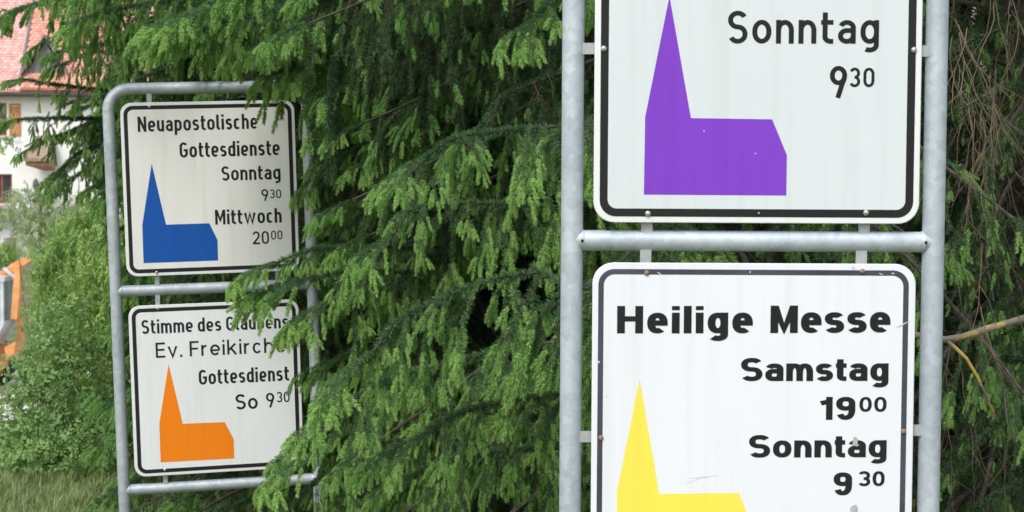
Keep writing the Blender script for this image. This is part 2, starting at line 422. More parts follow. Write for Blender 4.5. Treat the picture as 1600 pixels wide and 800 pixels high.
# ------------------------------------------------------------------ sign stands
def rrect(u0, v0, u1, v1, r, n=8):
    out = []
    for (cx, cy, a) in ((u1-r, v0+r, -90), (u1-r, v1-r, 0), (u0+r, v1-r, 90), (u0+r, v0+r, 180)):
        out += [(cx+r*math.cos(R_(a+90*i/n)), cy+r*math.sin(R_(a+90*i/n))) for i in range(n+1)]
    return out
def ring_mesh(o, i_, y):
    n = len(o); return [(p[0], y, p[1]) for p in o]+[(p[0], y, p[1]) for p in i_], [(k, (k+1) % n, n+(k+1) % n, n+k) for k in range(n)]
def frame_matrix(yaw, lean, rollv, t):
    Rz = Matrix.Rotation(yaw, 3, 'Z'); Rx = Matrix.Rotation(lean, 3, 'X'); Ry = Matrix.Rotation(rollv, 3, 'Y')
    M = (Rz @ Rx @ Ry).to_4x4(); M.translation = Vector(t); return M
PANEL_Y = -.024          # front face of the panels, in front of the tube axis

class Stand:
    def __init__(s, name, label, M, foot, galv, tube_r, top_z, bars, cat='sign stand'):
        s.M = M; s.foot = foot; s.galv = galv; s.r = tube_r
        s.Mi = np.array(M.inverted())
        base = M @ Matrix.Translation((0, 0, foot)); s.root = empty(name, mat=base); tag(s.root, label, cat)
        S = .3465
        # bent tube: two posts and the top as one bent pipe, kept as three parts that butt end to end
        rb = .075
        for sx in (-1, 1):
            mb = MB(); mb.tube(s.L([(sx*S, 0, foot-.04), (sx*S, 0, 0), (sx*S, 0, top_z-rb)]), tube_r, 20)
            mb.build('post', galv, s.root, True)
        arc = [(-S+rb-rb*math.cos(R_(a)), 0, top_z-rb+rb*math.sin(R_(a))) for a in range(0, 91, 10)]
        pts = [(-S, 0, top_z-rb)]+arc[1:]+[(p[0]*-1, 0, p[2]) for p in arc[::-1]]
        mb = MB(); mb.tube(s.L(pts), tube_r, 20); mb.build('top_tube', galv, s.root, True)
        for z in bars:
            mb = MB(); mb.tube(s.L([(-S+tube_r*.3, 0, z), (0, 0, z), (S-tube_r*.3, 0, z)]), tube_r*.94, 20); o = mb.build('crossbar', galv, s.root, True)
            s.last_bar = o
            for sx in (-1, 1):      # weld collars
                w = MB(); r0 = tube_r*.94
                ring = [(sx*(S-tube_r*.93), 0, z), (sx*(S-tube_r*1.0), 0, z), (sx*(S-tube_r*1.12), 0, z)]
                w.tube(s.L(ring), [r0*1.07, r0*1.06, r0*1.004], 20, caps=False); w.build('weld_bead', galv, o, True)
    def L(s, pts): return [(p[0], p[1], p[2]-s.foot) for p in pts]
    def uv(s, px, py, y=PANEL_Y):
        o = s.Mi @ np.array([*CAM, 1]); d = s.Mi @ np.array([*ray(px, py), 0]); k = (y-o[1])/d[1]
        p = o+d*k; return p[0], p[2]
    def put(s, mb, name, mats, parent, y=0, smooth=False):
        mb.v = [(p[0], p[1]+y, p[2]-s.foot) for p in mb.v]; return mb.build(name, mats, parent, smooth)
    def panel(s, u0, v0, u1, v1, r, rim, line, white, black, label, offs=(0, 0)):
        out = rrect(u0, v0, u1, v1, r); b = .0012
        inn = rrect(u0+b, v0+b, u1-b, v1-b, r-b)
        mb = MB(); n = len(out)
        V = [(p[0], PANEL_Y, p[1]) for p in inn]+[(p[0], PANEL_Y+b, p[1]) for p in out]+[(p[0], PANEL_Y+.004, p[1]) for p in out]
        Fc = [tuple(range(n)), tuple(range(2*n, 3*n))[::-1]]
        for q in range(2): Fc += [(q*n+k, (q+1)*n+k, (q+1)*n+(k+1) % n, q*n+(k+1) % n) for k in range(n)]
        mb.add(V, Fc); P = s.put(mb, 'sign_panel', M_rim if white is not M_white_low else M_white_low, s.root); P['label'] = label
        ox, oy = offs
        a = rrect(u0+rim+ox, v0+rim+oy, u1-rim+ox, v1-rim+oy, r-rim*.8)
        c = rrect(u0+rim+line+ox, v0+rim+line+oy, u1-rim-line+ox, v1-rim-line+oy, max(r-rim*.8-line*.9, .008))
        mb = MB(); mb.add(*ring_mesh(a, c, PANEL_Y-.0004)); s.put(mb, 'border_line', black, P)
        mb = MB(); mb.add([(p[0], PANEL_Y-.0004, p[1]) for p in c], [tuple(range(len(c)))]); s.put(mb, 'sign_face', white, P)
        return P
    def church(s, P, pts, mat, label, extra=()):
        poly = [s.uv(*p) for p in pts]+list(extra)
        mb = MB(); mb.add([(p[0], PANEL_Y-.0007, p[1]) for p in poly], [tuple(range(len(poly)))])
        o = s.put(mb, 'church_silhouette', mat, P); o['label'] = label
    def text(s, P, pen, txt, xl, xr, yl, yr, top, gap=.13, word=.3, mat=None):
        (u0, v0), (u1, v1) = s.uv(xl, yl), s.uv(xr, yr); cap = s.uv(xl, top)[1]-v0
        mb = text_mesh(pen, txt, u0, u1, v0, v1, cap, gap, word)
        s.put(mb, 'lettering', mat or M_ink, P, PANEL_Y-.0007)
    def bolt(s, P, px, py, r, mat, name='bolt'):
        u, v = s.uv(px, py); mb = MB(); n = 14; V = []; Fc = []
        prof = [(r, 0), (r*.98, .0012), (r*.8, .003), (r*.45, .0040), (0.0001, .0043)]
        for (rr, h) in prof: V += [(u+rr*math.cos(2*math.pi*k/n), PANEL_Y-.0004-h, v+rr*math.sin(2*math.pi*k/n)) for k in range(n)]
        for q in range(len(prof)-1): Fc += [(q*n+k, q*n+(k+1) % n, (q+1)*n+(k+1) % n, (q+1)*n+k) for k in range(n)]
        mb.add(V, Fc); s.put(mb, name, mat, P, 0, True)
    def bracket(s, a, b, w, vert=True):
        """flat strap behind the panel from tube towards panel; a,b = (u,v)"""
        mb = MB(); u, v = a; u2, v2 = b; ya, yb = -.012, -.008
        if vert: mb.box((u-w/2, ya, min(v, v2)), (u+w/2, yb, max(v, v2)))
        else: mb.box((min(u, u2), ya, v-w/2), (max(u, u2), yb, v+w/2))
        o = s.put(mb, 'bracket', M_alu, s.root)
        mb = MB(); mb.tube([(u2, PANEL_Y+.0042, v2), (u2, (PANEL_Y+ya)/2+.002, v2), (u2, ya-.0002, v2)], .006, 10)
        s.put(mb, 'spacer', M_alu, o, 0, True)
    def blob(s, P, px, py, w, h, mat, name='bare_patch', ang=0, jag=.25, seed=1):
        rnd = random.Random(seed); u, v = s.uv(px, py); sc_ = abs(s.uv(px+1, py)[0]-u); n = 12; pts = []
        for k in range(n):
            a = 2*math.pi*k/n; rr = 1+rnd.uniform(-jag, jag); x = w/2*sc_*math.cos(a)*rr; y = h/2*sc_*math.sin(a)*rr
            pts.append((u+x*math.cos(ang)-y*math.sin(ang), v+x*math.sin(ang)+y*math.cos(ang)))
        mb = MB(); mb.add([(p[0], PANEL_Y-.0014, p[1]) for p in pts], [tuple(range(n))]); s.put(mb, name, mat, P)

din = Pen('D', .155, .145, .72); din_sup = Pen('D', .15, .135, .72)
eng = Pen('D', .165, .148, .73)
norm = Pen('D', .138, .13, .72)
hel = Pen('H', .285, .195, .755, desc=.28); hel_sup = Pen('H', .235, .18, .745)

# near stand
near = Stand('sign_stand', 'large near galvanised tube stand with purple and yellow church service panels',
             frame_matrix(.0031, -.0026, .0003, (.4612, 3.1879, 1.4584)), -1.46, M_galv, .0212, .712, [0.0, -.712])
uL, _ = near.uv(928.7, 150); uR, _ = near.uv(1439.3, 150); _, vB = near.uv(1180, 348.7)
P1 = near.panel(uL, vB, uR, vB+.62, .040, .0115, .0152, M_white_up, M_black, 'white panel with purple church and one Sunday service time')
near.church(P1, [(1046, -6), (1008, 183), (1006, 304), (1228.5, 305.5), (1229.5, 242.5), (1206.5, 186.5), (1079.5, 184.5)], M_purple, 'purple church outline with tall spire')
near.text(P1, din, 'Sonntag', 1137, 1373, 68.0, 68.5, 16.5, .15)
near.text(P1, din, '9', 1296, 1323, 153, 153, 103)
near.text(P1, Pen('D', .155, .14, .72), '30', 1326.5, 1366, 136, 136.3, 105.5, .17)
uL2, _ = near.uv(925, 560); uR2, _ = near.uv(1429, 560); _, vT2 = near.uv(1180, 411.4)
P2 = near.panel(uL2, vT2-.62, uR2, vT2, .040, .0122, .0105, M_white_low, M_black2, 'bright white panel with yellow church and mass times', (-.0012, 0))
k_ = near.uv(1000, 767)[1]
near.church(P2, [(999.5, 592.5), (964, 767), (963, 884), (1175, 884), (1176, 824), (1154.5, 770), (1030, 771.5)], M_yellow, 'yellow church outline with tall spire')
near.text(P2, hel, 'Heilige', 964, 1176, 521, 520.7, 478, .135)
near.text(P2, hel, 'Messe', 1203.5, 1391, 520.5, 519.7, 477.5, .10)
near.text(P2, hel, 'Samstag', 1157.5, 1388, 595.5, 595, 559, .10)
near.text(P2, hel, '19', 1282, 1336, 656, 656, 620, .12)
near.text(P2, hel_sup, '00', 1342.5, 1385, 643.5, 643.5, 620, .13)
near.text(P2, hel, 'Sonntag', 1170, 1385, 715, 714.3, 679.5, .10)
near.text(P2, hel, '9', 1302, 1331, 774, 774, 738)
near.text(P2, hel_sup, '30', 1340.5, 1382, 759.5, 759.5, 736, .13)
for (x, y) in ((943.5, 76), (1428, 78), (1012.5, 334), (1353, 332.5)): near.bolt(P1, x, y, .0058, M_bolt)
near.bolt(P1, 1185.5, 333, .0022, M_bolt, 'small_screw')
for (x, y) in ((1010.5, 426.5), (1347.5, 424), (939, 684), (1411.5, 674)): near.bolt(P2, x, y, .0052, M_rust, 'rusty_bolt')
for (px, pt, pb) in ((1012, 330, 377), (1353, 330, 377), (1010, 377, 428), (1348.5, 377, 426)):
    u, v = near.uv(px, pt); _, v2 = near.uv(px, pb)
    near.bracket((u, 0.0), (u, v if pt < 350 else v2), .0212)
for (px, py, sx, pe) in ((912, 75, -1, 943), (1452, 79, 1, 1428), (910, 684, -1, 939), (1450, 674, 1, 1411)):
    u, v = near.uv(px, py); u2, _ = near.uv(pe, py); near.bracket((sx*.3465, v), (u2, v), .0212, False)
for (x, y, w, h, an, sd_) in ((1336, 690, 9, 15, .2, 3), (1335, 795, 12, 15, .1, 4), (935, 565.5, 5, 3, 0, 5), (1333, 418, 4, 5, 0, 6), (1172, 425, 2, 4, 0, 8)):
    near.blob(P2, x, y, w, h, M_chip if w > 6 else M_scratch, seed=sd_)
for i, (x, y, w, h, an) in enumerate(((1412, 506, 20, 1.6, .45), (1406, 509, 14, 1.2, .3), (1030, 427, 8, 1.6, -.5), (1376, 428, 7, 1.5, -.4), (1098, 745, 52, .7, .10), (1085, 750, 34, .6, .35), (1395, 427, 5, 2, 0))):
    near.blob(P2, x, y, w, h, M_scratch, 'scratch', an, .15, 20+i)
for i, (x, y) in enumerate(((1180, 240), (1100, 205), (1260, 170), (1390, 300))): near.blob(P1, x, y, 2.2, 2.2, M_scratch, 'speck', seed=40+i)
for (sx) in (-1, 1):   # drain holes at the crossbar ends
    bar = [o for o in near.root.children if o.name.startswith('crossbar')][0]
    u = sx*.3275; n = 12; r0 = .0212*.94+.0015
    mb = MB(); mb.add([(u+.0030*math.cos(2*math.pi*k/n), -r0-.0006, .0030*math.sin(2*math.pi*k/n)) for k in range(n)], [tuple(range(n))])
    near.put(mb, 'drain_hole', M_hole, bar)

# far stand
far = Stand('sign_stand', 'smaller leaning tube stand behind spruce twigs with blue and orange church panels',
            frame_matrix(.1947, .0224, -.0313, (-1.0605, 5.9377, 1.1606)), -1.17, M_galv_old, .0212, .7123, [0.0, -.7141])
(a0, _), (a1, _) = far.uv(192.3, 290), far.uv(463.8, 290); b0 = far.uv(325, 427.8)[1]; b1 = far.uv(370, 157.5)[1]
Q1 = far.panel(a0, b0, a1, b1, .040, .0108, .0138, M_white_far, M_black, 'greyish white panel with blue church')
far.church(Q1, [(237, 255.5), (222.3, 352), (224.3, 411.2), (340.7, 407), (340, 375), (327, 348.8), (259.5, 351)], M_blue, 'blue church outline with tall spire')
far.text(Q1, eng, 'Neuapostolische', 215.5, 402.8, 206.3, 201, 182.3, .13)
far.text(Q1, eng, 'Gottesdienste', 281, 437.3, 246.5, 242.3, 222.5, .13)
far.text(Q1, eng, 'Sonntag', 346.5, 438.5, 282.5, 280, 259.7, .13)
far.text(Q1, norm, '9', 408.7, 419.5, 314, 314, 295.5)
far.text(Q1, norm, '30', 421.5, 439.5, 309.8, 309.5, 296, .16)
far.text(Q1, eng, 'Mittwoch', 336.5, 440.3, 351.2, 347.7, 328, .13)
far.text(Q1, norm, '20', 395, 420.5, 381.8, 381, 361.5, .16)
far.text(Q1, norm, '00', 423.8, 441.5, 374.5, 374, 360.3, .16)
(a0, _), (a1, _) = far.uv(205, 600), far.uv(470.6, 600); c1 = far.uv(300, 474.3)[1]; c0 = far.uv(350, 737.3)[1]
Q2 = far.panel(a0, c0, a1, c1, .040, .0108, .0138, M_white_far2, M_black, 'cool white panel with orange church')
far.church(Q2, [(263.4, 569), (248.8, 663), (251, 722.5), (366.2, 716.3), (365.3, 686.5), (351.3, 659.5), (285.6, 662)], M_orange, 'orange church outline with tall spire')
far.text(Q2, eng, 'Stimme des Glaubens', 221.5, 451, 522, 512.5, 500, .13, .42)
far.text(Q2, norm, 'Ev. Freikirche', 243.7, 447, 559.3, 550, 535.5, .15, .45)
far.text(Q2, eng, 'Gottesdienst', 311, 451.8, 601.3, 594.5, 578, .13)
far.text(Q2, din, 'So', 368.5, 403, 640, 638.5, 616, .14)
far.text(Q2, norm, '9', 416, 429, 636.7, 636.5, 613.8)
far.text(Q2, norm, '30', 432.3, 452.6, 628.8, 628, 612.3, .16)
for (P_, x, y) in ((Q1, 244.7, 425.7), (Q1, 233.3, 166.3), (Q1, 432, 158.5), (Q1, 434, 419), (Q2, 246.6, 482), (Q2, 434, 474), (Q2, 257.6, 734), (Q2, 434.6, 725)):
    far.bolt(P_, x, y, .0056, M_bolt)
for (px, py, zb) in ((244.7, 425.7, 0), (434, 419, 0), (233.3, 166.3, .712), (432, 158.5, .712), (246.6, 482, 0), (434, 474, 0), (257.6, 734, -.714), (434.6, 725, -.714)):
    u, v = far.uv(px, py); far.bracket((u, zb), (u, v), .016)

# ------------------------------------------------------------------ spruce sprays
rng = np.random.default_rng(7)
def unit(v): v = np.asarray(v, float); return v/(np.linalg.norm(v)+1e-12)
class Spray:
    """needled shoots collected as triangles; slots 0 old needles, 1 young needles, 2 twig"""
    def __init__(s): s.V = []; s.T = []; s.m = []; s.a = []; s.n = 0
    def tris(s, V, T, m, age):
        s.V.append(V); s.T.append(T+s.n); s.m.append(np.full(len(T), m)); s.a.append(np.full(len(V), age)); s.n += len(V)
    def shoot(s, p0, p1, young, dens=1400, nl=None, width=None):
        p0, p1 = np.asarray(p0, float), np.asarray(p1, float); ax = p1-p0; L = np.linalg.norm(ax)
        if L < 1e-4: return
        ax /= L; a = unit(np.cross(ax, [.3, .5, .81])); b = np.cross(ax, a)
        n = max(8, int(L*dens)); t = np.sort(rng.random(n))
        th = rng.random(n)*2*math.pi
        side = a[None]*np.cos(th)[:, None]+b[None]*np.sin(th)[:, None]
        if young: ang = np.radians(rng.uniform(34, 58, n))*(1-.6*np.clip((t-.6)/.4, 0, 1)); ln = rng.uniform(.0125, .0165, n)
        else: ang = np.radians(rng.uniform(42, 72, n)); ln = rng.uniform(.013, .0185, n)
        if nl: ln *= nl
        d = ax[None]*np.cos(ang)[:, None]+side*np.sin(ang)[:, None]
        d[:, 2] += .12*(1-t) if not young else 0
        base = p0[None]+ax[None]*(t*L)[:, None]
        w = (.0024 if young else .0019)*(width or 1)
        rv = rng.normal(size=(n, 3)); pr = np.cross(d, rv); pr /= np.linalg.norm(pr, axis=1)[:, None]+1e-9
        mid = base+d*(ln*.45)[:, None]
        V = np.concatenate([base-0*pr, mid+pr*w/2, base+d*ln[:, None], mid-pr*w/2]); i = np.arange(n)
        T = np.concatenate([np.stack([i, i+n, i+2*n], 1), np.stack([i, i+2*n, i+3*n], 1)])
        s.tris(V, T, 1 if young else 0, rng.uniform(0, 1))
        s.stick(p0, p1, .0011 if not young else .0026, 2 if not young else 1)
    def stick(s, p0, p1, r, m=2):
        p0, p1 = np.asarray(p0, float), np.asarray(p1, float); ax = unit(p1-p0); a = unit(np.cross(ax, [.3, .5, .81])); b = np.cross(ax, a)
        ring = [a, -a*.5+b*.87, -a*.5-b*.87]
        V = np.array([p0+q*r for q in ring]+[p1+q*r*.8 for q in ring])
        T = np.array([(0, 1, 4), (0, 4, 3), (1, 2, 5), (1, 5, 4), (2, 0, 3), (2, 3, 5)]); s.tris(V, T, m, .5)
    def mesh(s, name, mats):
        V = np.concatenate(s.V); T = np.concatenate(s.T)
        me = tri_mesh(name, V, T, mats, np.concatenate(s.m))
        at_ = me.attributes.new('age', 'FLOAT', 'POINT'); at_.data.foreach_set('value', np.concatenate(s.a).astype(np.float32))
        return me
def finger(S, p, q, L):
    """one young shoot, a soft brush of needles that bends down"""
    q2 = unit(q+np.array([0, 0, -.3])); m = p+q*L*.5
    S.shoot(p, m, True, 2300); S.shoot(m, m+q2*L*.5, True, 2600)
def tips(S, p, d, yl, k=None):
    k = k if k is not None else (1+int(rng.random() < .6)+int(rng.random() < .5)); g = np.array([0, 0, -1.0])
    for j in range(k):
        sd_ = unit(np.cross(d, rng.normal(size=3)))
        q = unit(d*.8+sd_*(.05 if j == 0 else rng.uniform(.4, .7))+g*.7)
        finger(S, p, q, yl*rng.uniform(.75, 1.25)*(1 if j == 0 else .8))
def make_spray(L, start, droop, lateral, young=1.0, dens=1650, step=.06, yl=.058, sub=.5, bare=0.0, spread=.6):
    """a secondary branchlet that leaves the limb along +X and hangs down; side twigs end in young shoots"""
    S = Spray(); p = np.zeros(3); d = unit([1, 0, start]); n = max(2, int(L/step)); g = np.array([0, 0, -1.0])
    fan = unit([rng.normal()*.5, 1, 0])                   # side twigs spread roughly in one plane
    for i in range(n):
        f = i/n; d = unit(d+g*droop*(.7+.6*f)+rng.normal(size=3)*.035); q = p+d*step
        if f < bare: S.stick(p, q, .0015)
        else: S.shoot(p, q, False, dens)
        for sg in (-1, 1):
            if rng.random() > lateral: continue
            ll = L*sub*(1-f*.7)*rng.uniform(.35, 1.15); m = max(1, int(ll/step)); dd = unit(d*.8+fan*sg*spread+rng.normal(size=3)*.10+[.15, 0, 0]); pp = q.copy()
            for j in range(m):
                dd = unit(dd+g*droop*.9+rng.normal(size=3)*.06); q2 = pp+dd*step*.9
                if f < bare*.8 and j == 0: S.stick(pp, q2, .0011)
                else: S.shoot(pp, q2, False, dens)
                if m > 1 and j < m-1 and rng.random() < .5*young: tips(S, q2, unit(dd+unit(rng.normal(size=3))*.5), yl*.7, 1)
                pp = q2
            if rng.random() < young: tips(S, pp, dd, yl)
        p = q
    if rng.random() < young+.2: tips(S, p, d, yl*1.1, 3)
    return S
def dead_spray(L):
    S = Spray(); n = 9
    def strand(p, d, L, r, lvl):
        k = max(3, int(L/.05))
        for i in range(k):
            d = unit(d+rng.normal(size=3)*.10+np.array([0, 0, -.12])); q = p+d*L/k; S.stick(p, q, r*(1-.6*i/k)); 
            if lvl < 2 and rng.random() < .55: strand(q, unit(d+rng.normal(size=3)*.5+np.array([0, 0, -.3])), L*.5*rng.uniform(.5, 1), r*.6, lvl+1)
            p = q
    strand(np.zeros(3), unit([1, 0, -.3]), L, .0022, 0)
    return S
SM = [M_needle, M_young, M_twig]; DM = [M_needle, M_young, M_dead]
spray_src = bpy.data.collections.new('spray_shapes')      # never linked to the scene: only a source for the geometry nodes
KINDS = {}
def reg(kind, mesh):
    i = len(spray_src.objects); o = bpy.data.objects.new('spray_%03d' % i, mesh); spray_src.objects.link(o); KINDS.setdefault(kind, []).append(i)
for k in range(7): reg('curtain', make_spray(.27, -.5, .5, .62, .9, yl=.078, sub=.45, spread=.55).mesh('spray', SM))
for k in range(7): reg('short', make_spray(.13, -.4, .5, .7, 1.0, yl=.078, sub=.6, spread=.6).mesh('spray', SM))
for k in range(6): reg('fan', make_spray(.18, .0, .10, .8, 1.0, yl=.085, sub=.55, spread=.45).mesh('spray', SM))
for k in range(6): reg('long', make_spray(.45, -1.1, .7, .6, .6, yl=.075, sub=.25, bare=.12, spread=.35).mesh('spray', SM))
for k in range(6): reg('dark', make_spray(.34, -.6, .5, .75, .10, dens=1300, yl=.06, bare=.05, sub=.4, spread=.5).mesh('spray', SM))
for k in range(7): reg('weep', make_spray(.46, -1.4, .8, .5, .12, dens=1500, yl=.065, bare=.1, sub=.20, spread=.3).mesh('spray', SM))
for k in range(4):
    S = Spray(); S.shoot([0, 0, 0], [.06, 0, 0], False, 2400, 1.05, 1.1); reg('axis', S.mesh('spray', SM))
for k in range(4): reg('dead', dead_spray(.40).mesh('spray', DM))

def gn_group(name, coll):
    ng = bpy.data.node_groups.new(name, 'GeometryNodeTree')
    ng.interface.new_socket('Geometry', in_out='INPUT', socket_type='NodeSocketGeometry')
    ng.interface.new_socket('Geometry', in_out='OUTPUT', socket_type='NodeSocketGeometry')
    n, l = ng.nodes, ng.links
    gi, go = n.new('NodeGroupInput'), n.new('NodeGroupOutput')
    ci = n.new('GeometryNodeCollectionInfo'); ci.inputs['Collection'].default_value = coll
    ci.inputs['Separate Children'].default_value = True; ci.inputs['Reset Children'].default_value = True
    ip = n.new('GeometryNodeInstanceOnPoints'); ip.inputs['Pick Instance'].default_value = True
    def attr(nm, ty):
        a = n.new('GeometryNodeInputNamedAttribute'); a.data_type = ty; a.inputs['Name'].default_value = nm; return a
    ai, ar, as_ = attr('idx', 'INT'), attr('rot', 'FLOAT_VECTOR'), attr('scl', 'FLOAT')
    l.new(gi.outputs[0], ip.inputs['Points']); l.new(ci.outputs[0], ip.inputs['Instance'])
    l.new(ai.outputs[0], ip.inputs['Instance Index']); l.new(ar.outputs[0], ip.inputs['Rotation']); l.new(as_.outputs[0], ip.inputs['Scale'])
    l.new(ip.outputs[0], go.inputs[0]); return ng
def scatter(name, rec, group, parent=None):
    """rec: list of (pos, rot euler, scale, idx, tint)"""
    me = bpy.data.meshes.new(name); n = len(rec); me.vertices.add(n)
    me.vertices.foreach_set('co', np.array([r[0] for r in rec], dtype=np.float32).ravel())
    def A(nm, ty, arr, key='value'):
        a = me.attributes.new(nm, ty, 'POINT'); a.data.foreach_set(key, np.ascontiguousarray(arr).ravel())
    A('rot', 'FLOAT_VECTOR', np.array([r[1] for r in rec], dtype=np.float32), 'vector')
    A('scl', 'FLOAT', np.array([r[2] for r in rec], dtype=np.float32)); A('idx', 'INT', np.array([r[3] for r in rec], dtype=np.int32))
    A('tint', 'FLOAT', np.array([r[4] for r in rec], dtype=np.float32))
    o = obj(name, me, parent); md = o.modifiers.new('scatter', 'NODES'); md.node_group = group; o['kind'] = 'stuff'
    return o
SPRAY_NG = gn_group('spray_scatter', spray_src)

def smooth_path(P, step):
    P = [np.asarray(p, float) for p in P]; Q = [P[0]*2-P[1]]+P+[P[-1]*2-P[-2]]; out = []
    for i in range(1, len(Q)-2):
        L = np.linalg.norm(Q[i+1]-Q[i]); n = max(1, int(L/step))
        for j in range(n):
            t = j/n; a, b, c, d = Q[i-1], Q[i], Q[i+1], Q[i+2]
            out.append(.5*((2*b)+(-a+c)*t+(2*a-5*b+4*c-d)*t*t+(-a+3*b-3*c+d)*t**3))
    out.append(P[-1]); return out

LIMBS = {'n': 0, 'sprays': 0}
def limb(tree, P, kinds, spacing=.05, size=1.0, r0=.010, skip=0.0, tint=(.2, .8), taper=.35, prob=.9, term='fan', matl=None, azj=.35, coat=1.0):
    """one woody limb with its sprays: kinds = [(kind, weight), ...]"""
    global rng
    keep_rng = rng; rng = np.random.default_rng(int(abs(P[-1][0]*7919+P[-1][1]*104729+P[-1][2]*1299709)*10) % 2**31)
    try: return _limb(tree, P, kinds, spacing, size, r0, skip, tint, taper, prob, term, matl, azj, coat)
    finally: rng = keep_rng
def _limb(tree, P, kinds, spacing, size, r0, skip, tint, taper, prob, term, matl, azj, coat):
    root, base = tree
    pts = smooth_path(P, .05); n = len(pts)
    if n < 3: return
    loc = [p-base for p in pts]
    mb = MB(); mb.tube(loc, [r0*(1-.78*i/(n-1))+.0012 for i in range(n)], 6)
    lo = mb.build('branch', matl or M_bark, root, True)
    names, ws = zip(*kinds); ws = np.array(ws)/sum(ws)
    rec = []; acc = 0; sg = 1
    for i in range(1, n-1):
        f = i/(n-1)
        if f < skip: continue
        acc += np.linalg.norm(pts[i]-pts[i-1])
        while acc > spacing*.5:
            acc -= spacing*.5; sg = -sg
            if rng.random() > prob: continue
            t = unit(pts[i+1]-pts[i-1]); az = math.atan2(t[1], t[0])+sg*R_(58)+rng.normal()*azj
            k = KINDS[names[rng.choice(len(names), p=ws)]]
            s_ = size*((1-f)**.6*(1-taper)+taper)*rng.uniform(.75, 1.2)
            jit = rng.normal(size=3)*.008
            rec.append((loc[i]+jit, (rng.normal()*.15, rng.normal()*.18, az), s_, int(rng.choice(k)), float(rng.uniform(*tint))))
    if coat < 1:
        for i in range(int((n-1)*coat), n-1):
            t = unit(pts[i+1]-pts[i]); az = math.atan2(t[1], t[0])
            rec.append((loc[i], (0, -math.asin(max(-1, min(1, t[2]))), az), 1.0, int(rng.choice(KINDS['axis'])), float(rng.uniform(*tint))))
            rec.append((loc[i]*.5+loc[i+1]*.5, (.8, -math.asin(max(-1, min(1, t[2])))+.1, az), 1.15, int(rng.choice(KINDS['axis'])), float(rng.uniform(*tint))))
    t = unit(pts[-1]-pts[-3]); az = math.atan2(t[1], t[0])
    if term:
        for da in (-.35, 0, .35):
            rec.append((loc[-1], (0, -math.asin(max(-.9, min(.9, t[2])))*.7, az+da), size*taper*1.6, int(rng.choice(KINDS[term])), float(rng.uniform(*tint))))
    if rec:
        scatter('needles', rec, SPRAY_NG, lo); LIMBS['sprays'] += len(rec)
    LIMBS['n'] += 1
    return lo

def spruce(label, x, y, H, r=.14, trunk_vis=True, lean=(0, 0)):
    z0 = float(gz(x, y)); base = np.array([x, y, z0])
    root = empty('spruce_tree', tuple(base)); tag(root, label, 'spruce tree', 'spruce trees growing behind the sign stands')
    pts = []; rad = []
    for i in range(15):
        f = i/14; pts.append((lean[0]*f*H+.02*math.sin(f*9+x), lean[1]*f*H, -.15+f*H)); rad.append(r*(1-f)**.85*(1+.25*math.exp(-f*18))+.008)
    mb = MB(); mb.tube(pts, rad, 12); mb.build('trunk', M_bark, root, True)
    return (root, base)
def clip_path(P, test):
    out = []
    for p in smooth_path(P, .08):
        if test(p): break
        out.append(p)
    return out
def blocked(p, margin=45):
    """keep fill limbs out of the signs and the open view on the left"""
    px, py, d = proj(p)
    if p[1] < 3.55 and -.2 < p[0] < 1.2: return True
    if d < 6.3 and 150-margin < px < 500+margin and 60 < py < 860: return True
    if px < 225: return True
    if d < 3.6: return True
    return False
def fill(tree, zs, L0, n, az0, az1, kinds, H, test=blocked, size=1.0, spacing=.08, tint=(.1, .6), drop=.25, seed=0, minL=.5, zpow=1.0):
    rnd = np.random.default_rng(seed); root, base = tree
    for i in range(n):
        z = zs[0]+(zs[1]-zs[0])*((i+rnd.random()*.8)/n)**zpow; az = R_(rnd.uniform(az0, az1)); L = L0*(1-z/H)**.7*rnd.uniform(.75, 1.1)
        d = np.array([math.cos(az), math.sin(az), 0]); c = np.cross(d, [0, 0, 1])*rnd.normal()*.12
        o = base+np.array([0, 0, z])
        P = [o+d*.04, o+d*L*.35+c*L*.5+[0, 0, .04*L], o+d*L*.7+c*L+[0, 0, -drop*.5*L], o+d*L+c*L+[0, 0, -drop*L]]
        Q = clip_path(P, test)
        if len(Q) < 6 or np.linalg.norm(Q[-1]-Q[0]) < minL: continue
        limb(tree, Q[::3]+([Q[-1]] if (len(Q)-1) % 3 else []), kinds, spacing, size, r0=.004+.004*L, skip=.12, tint=tint)

# trees (positions in metres; camera at the origin looking along +Y)
T_left = spruce('spruce at left behind the smaller stand, its drooping boughs hanging over the blue church panel', -1.55, 8.4, 8.5)
T_mid = spruce('dark spruce between the two stands with bright young tips reaching over the orange church panel', -.42, 7.2, 9.0)
T_near = spruce('spruce directly behind the large near stand, light green fans reaching left of its post', .70, 5.6, 8.0, .12)
T_right = spruce('spruce at the right edge with brown dead twigs and a lichen covered bough', 1.95, 6.1, 8.5)
T_b1 = spruce('shaded spruce in the back row behind the gap between both stands', -.5, 10.4, 10)
T_b2 = spruce('shaded spruce in the back row behind the large stand', 1.3, 9.6, 10)
T_b4 = spruce('shaded spruce seen deep in the gap just left of the large stand', .15, 8.9, 10)
T_b3 = spruce('shaded spruce in the back row furthest right', 3.1, 8.8, 10)

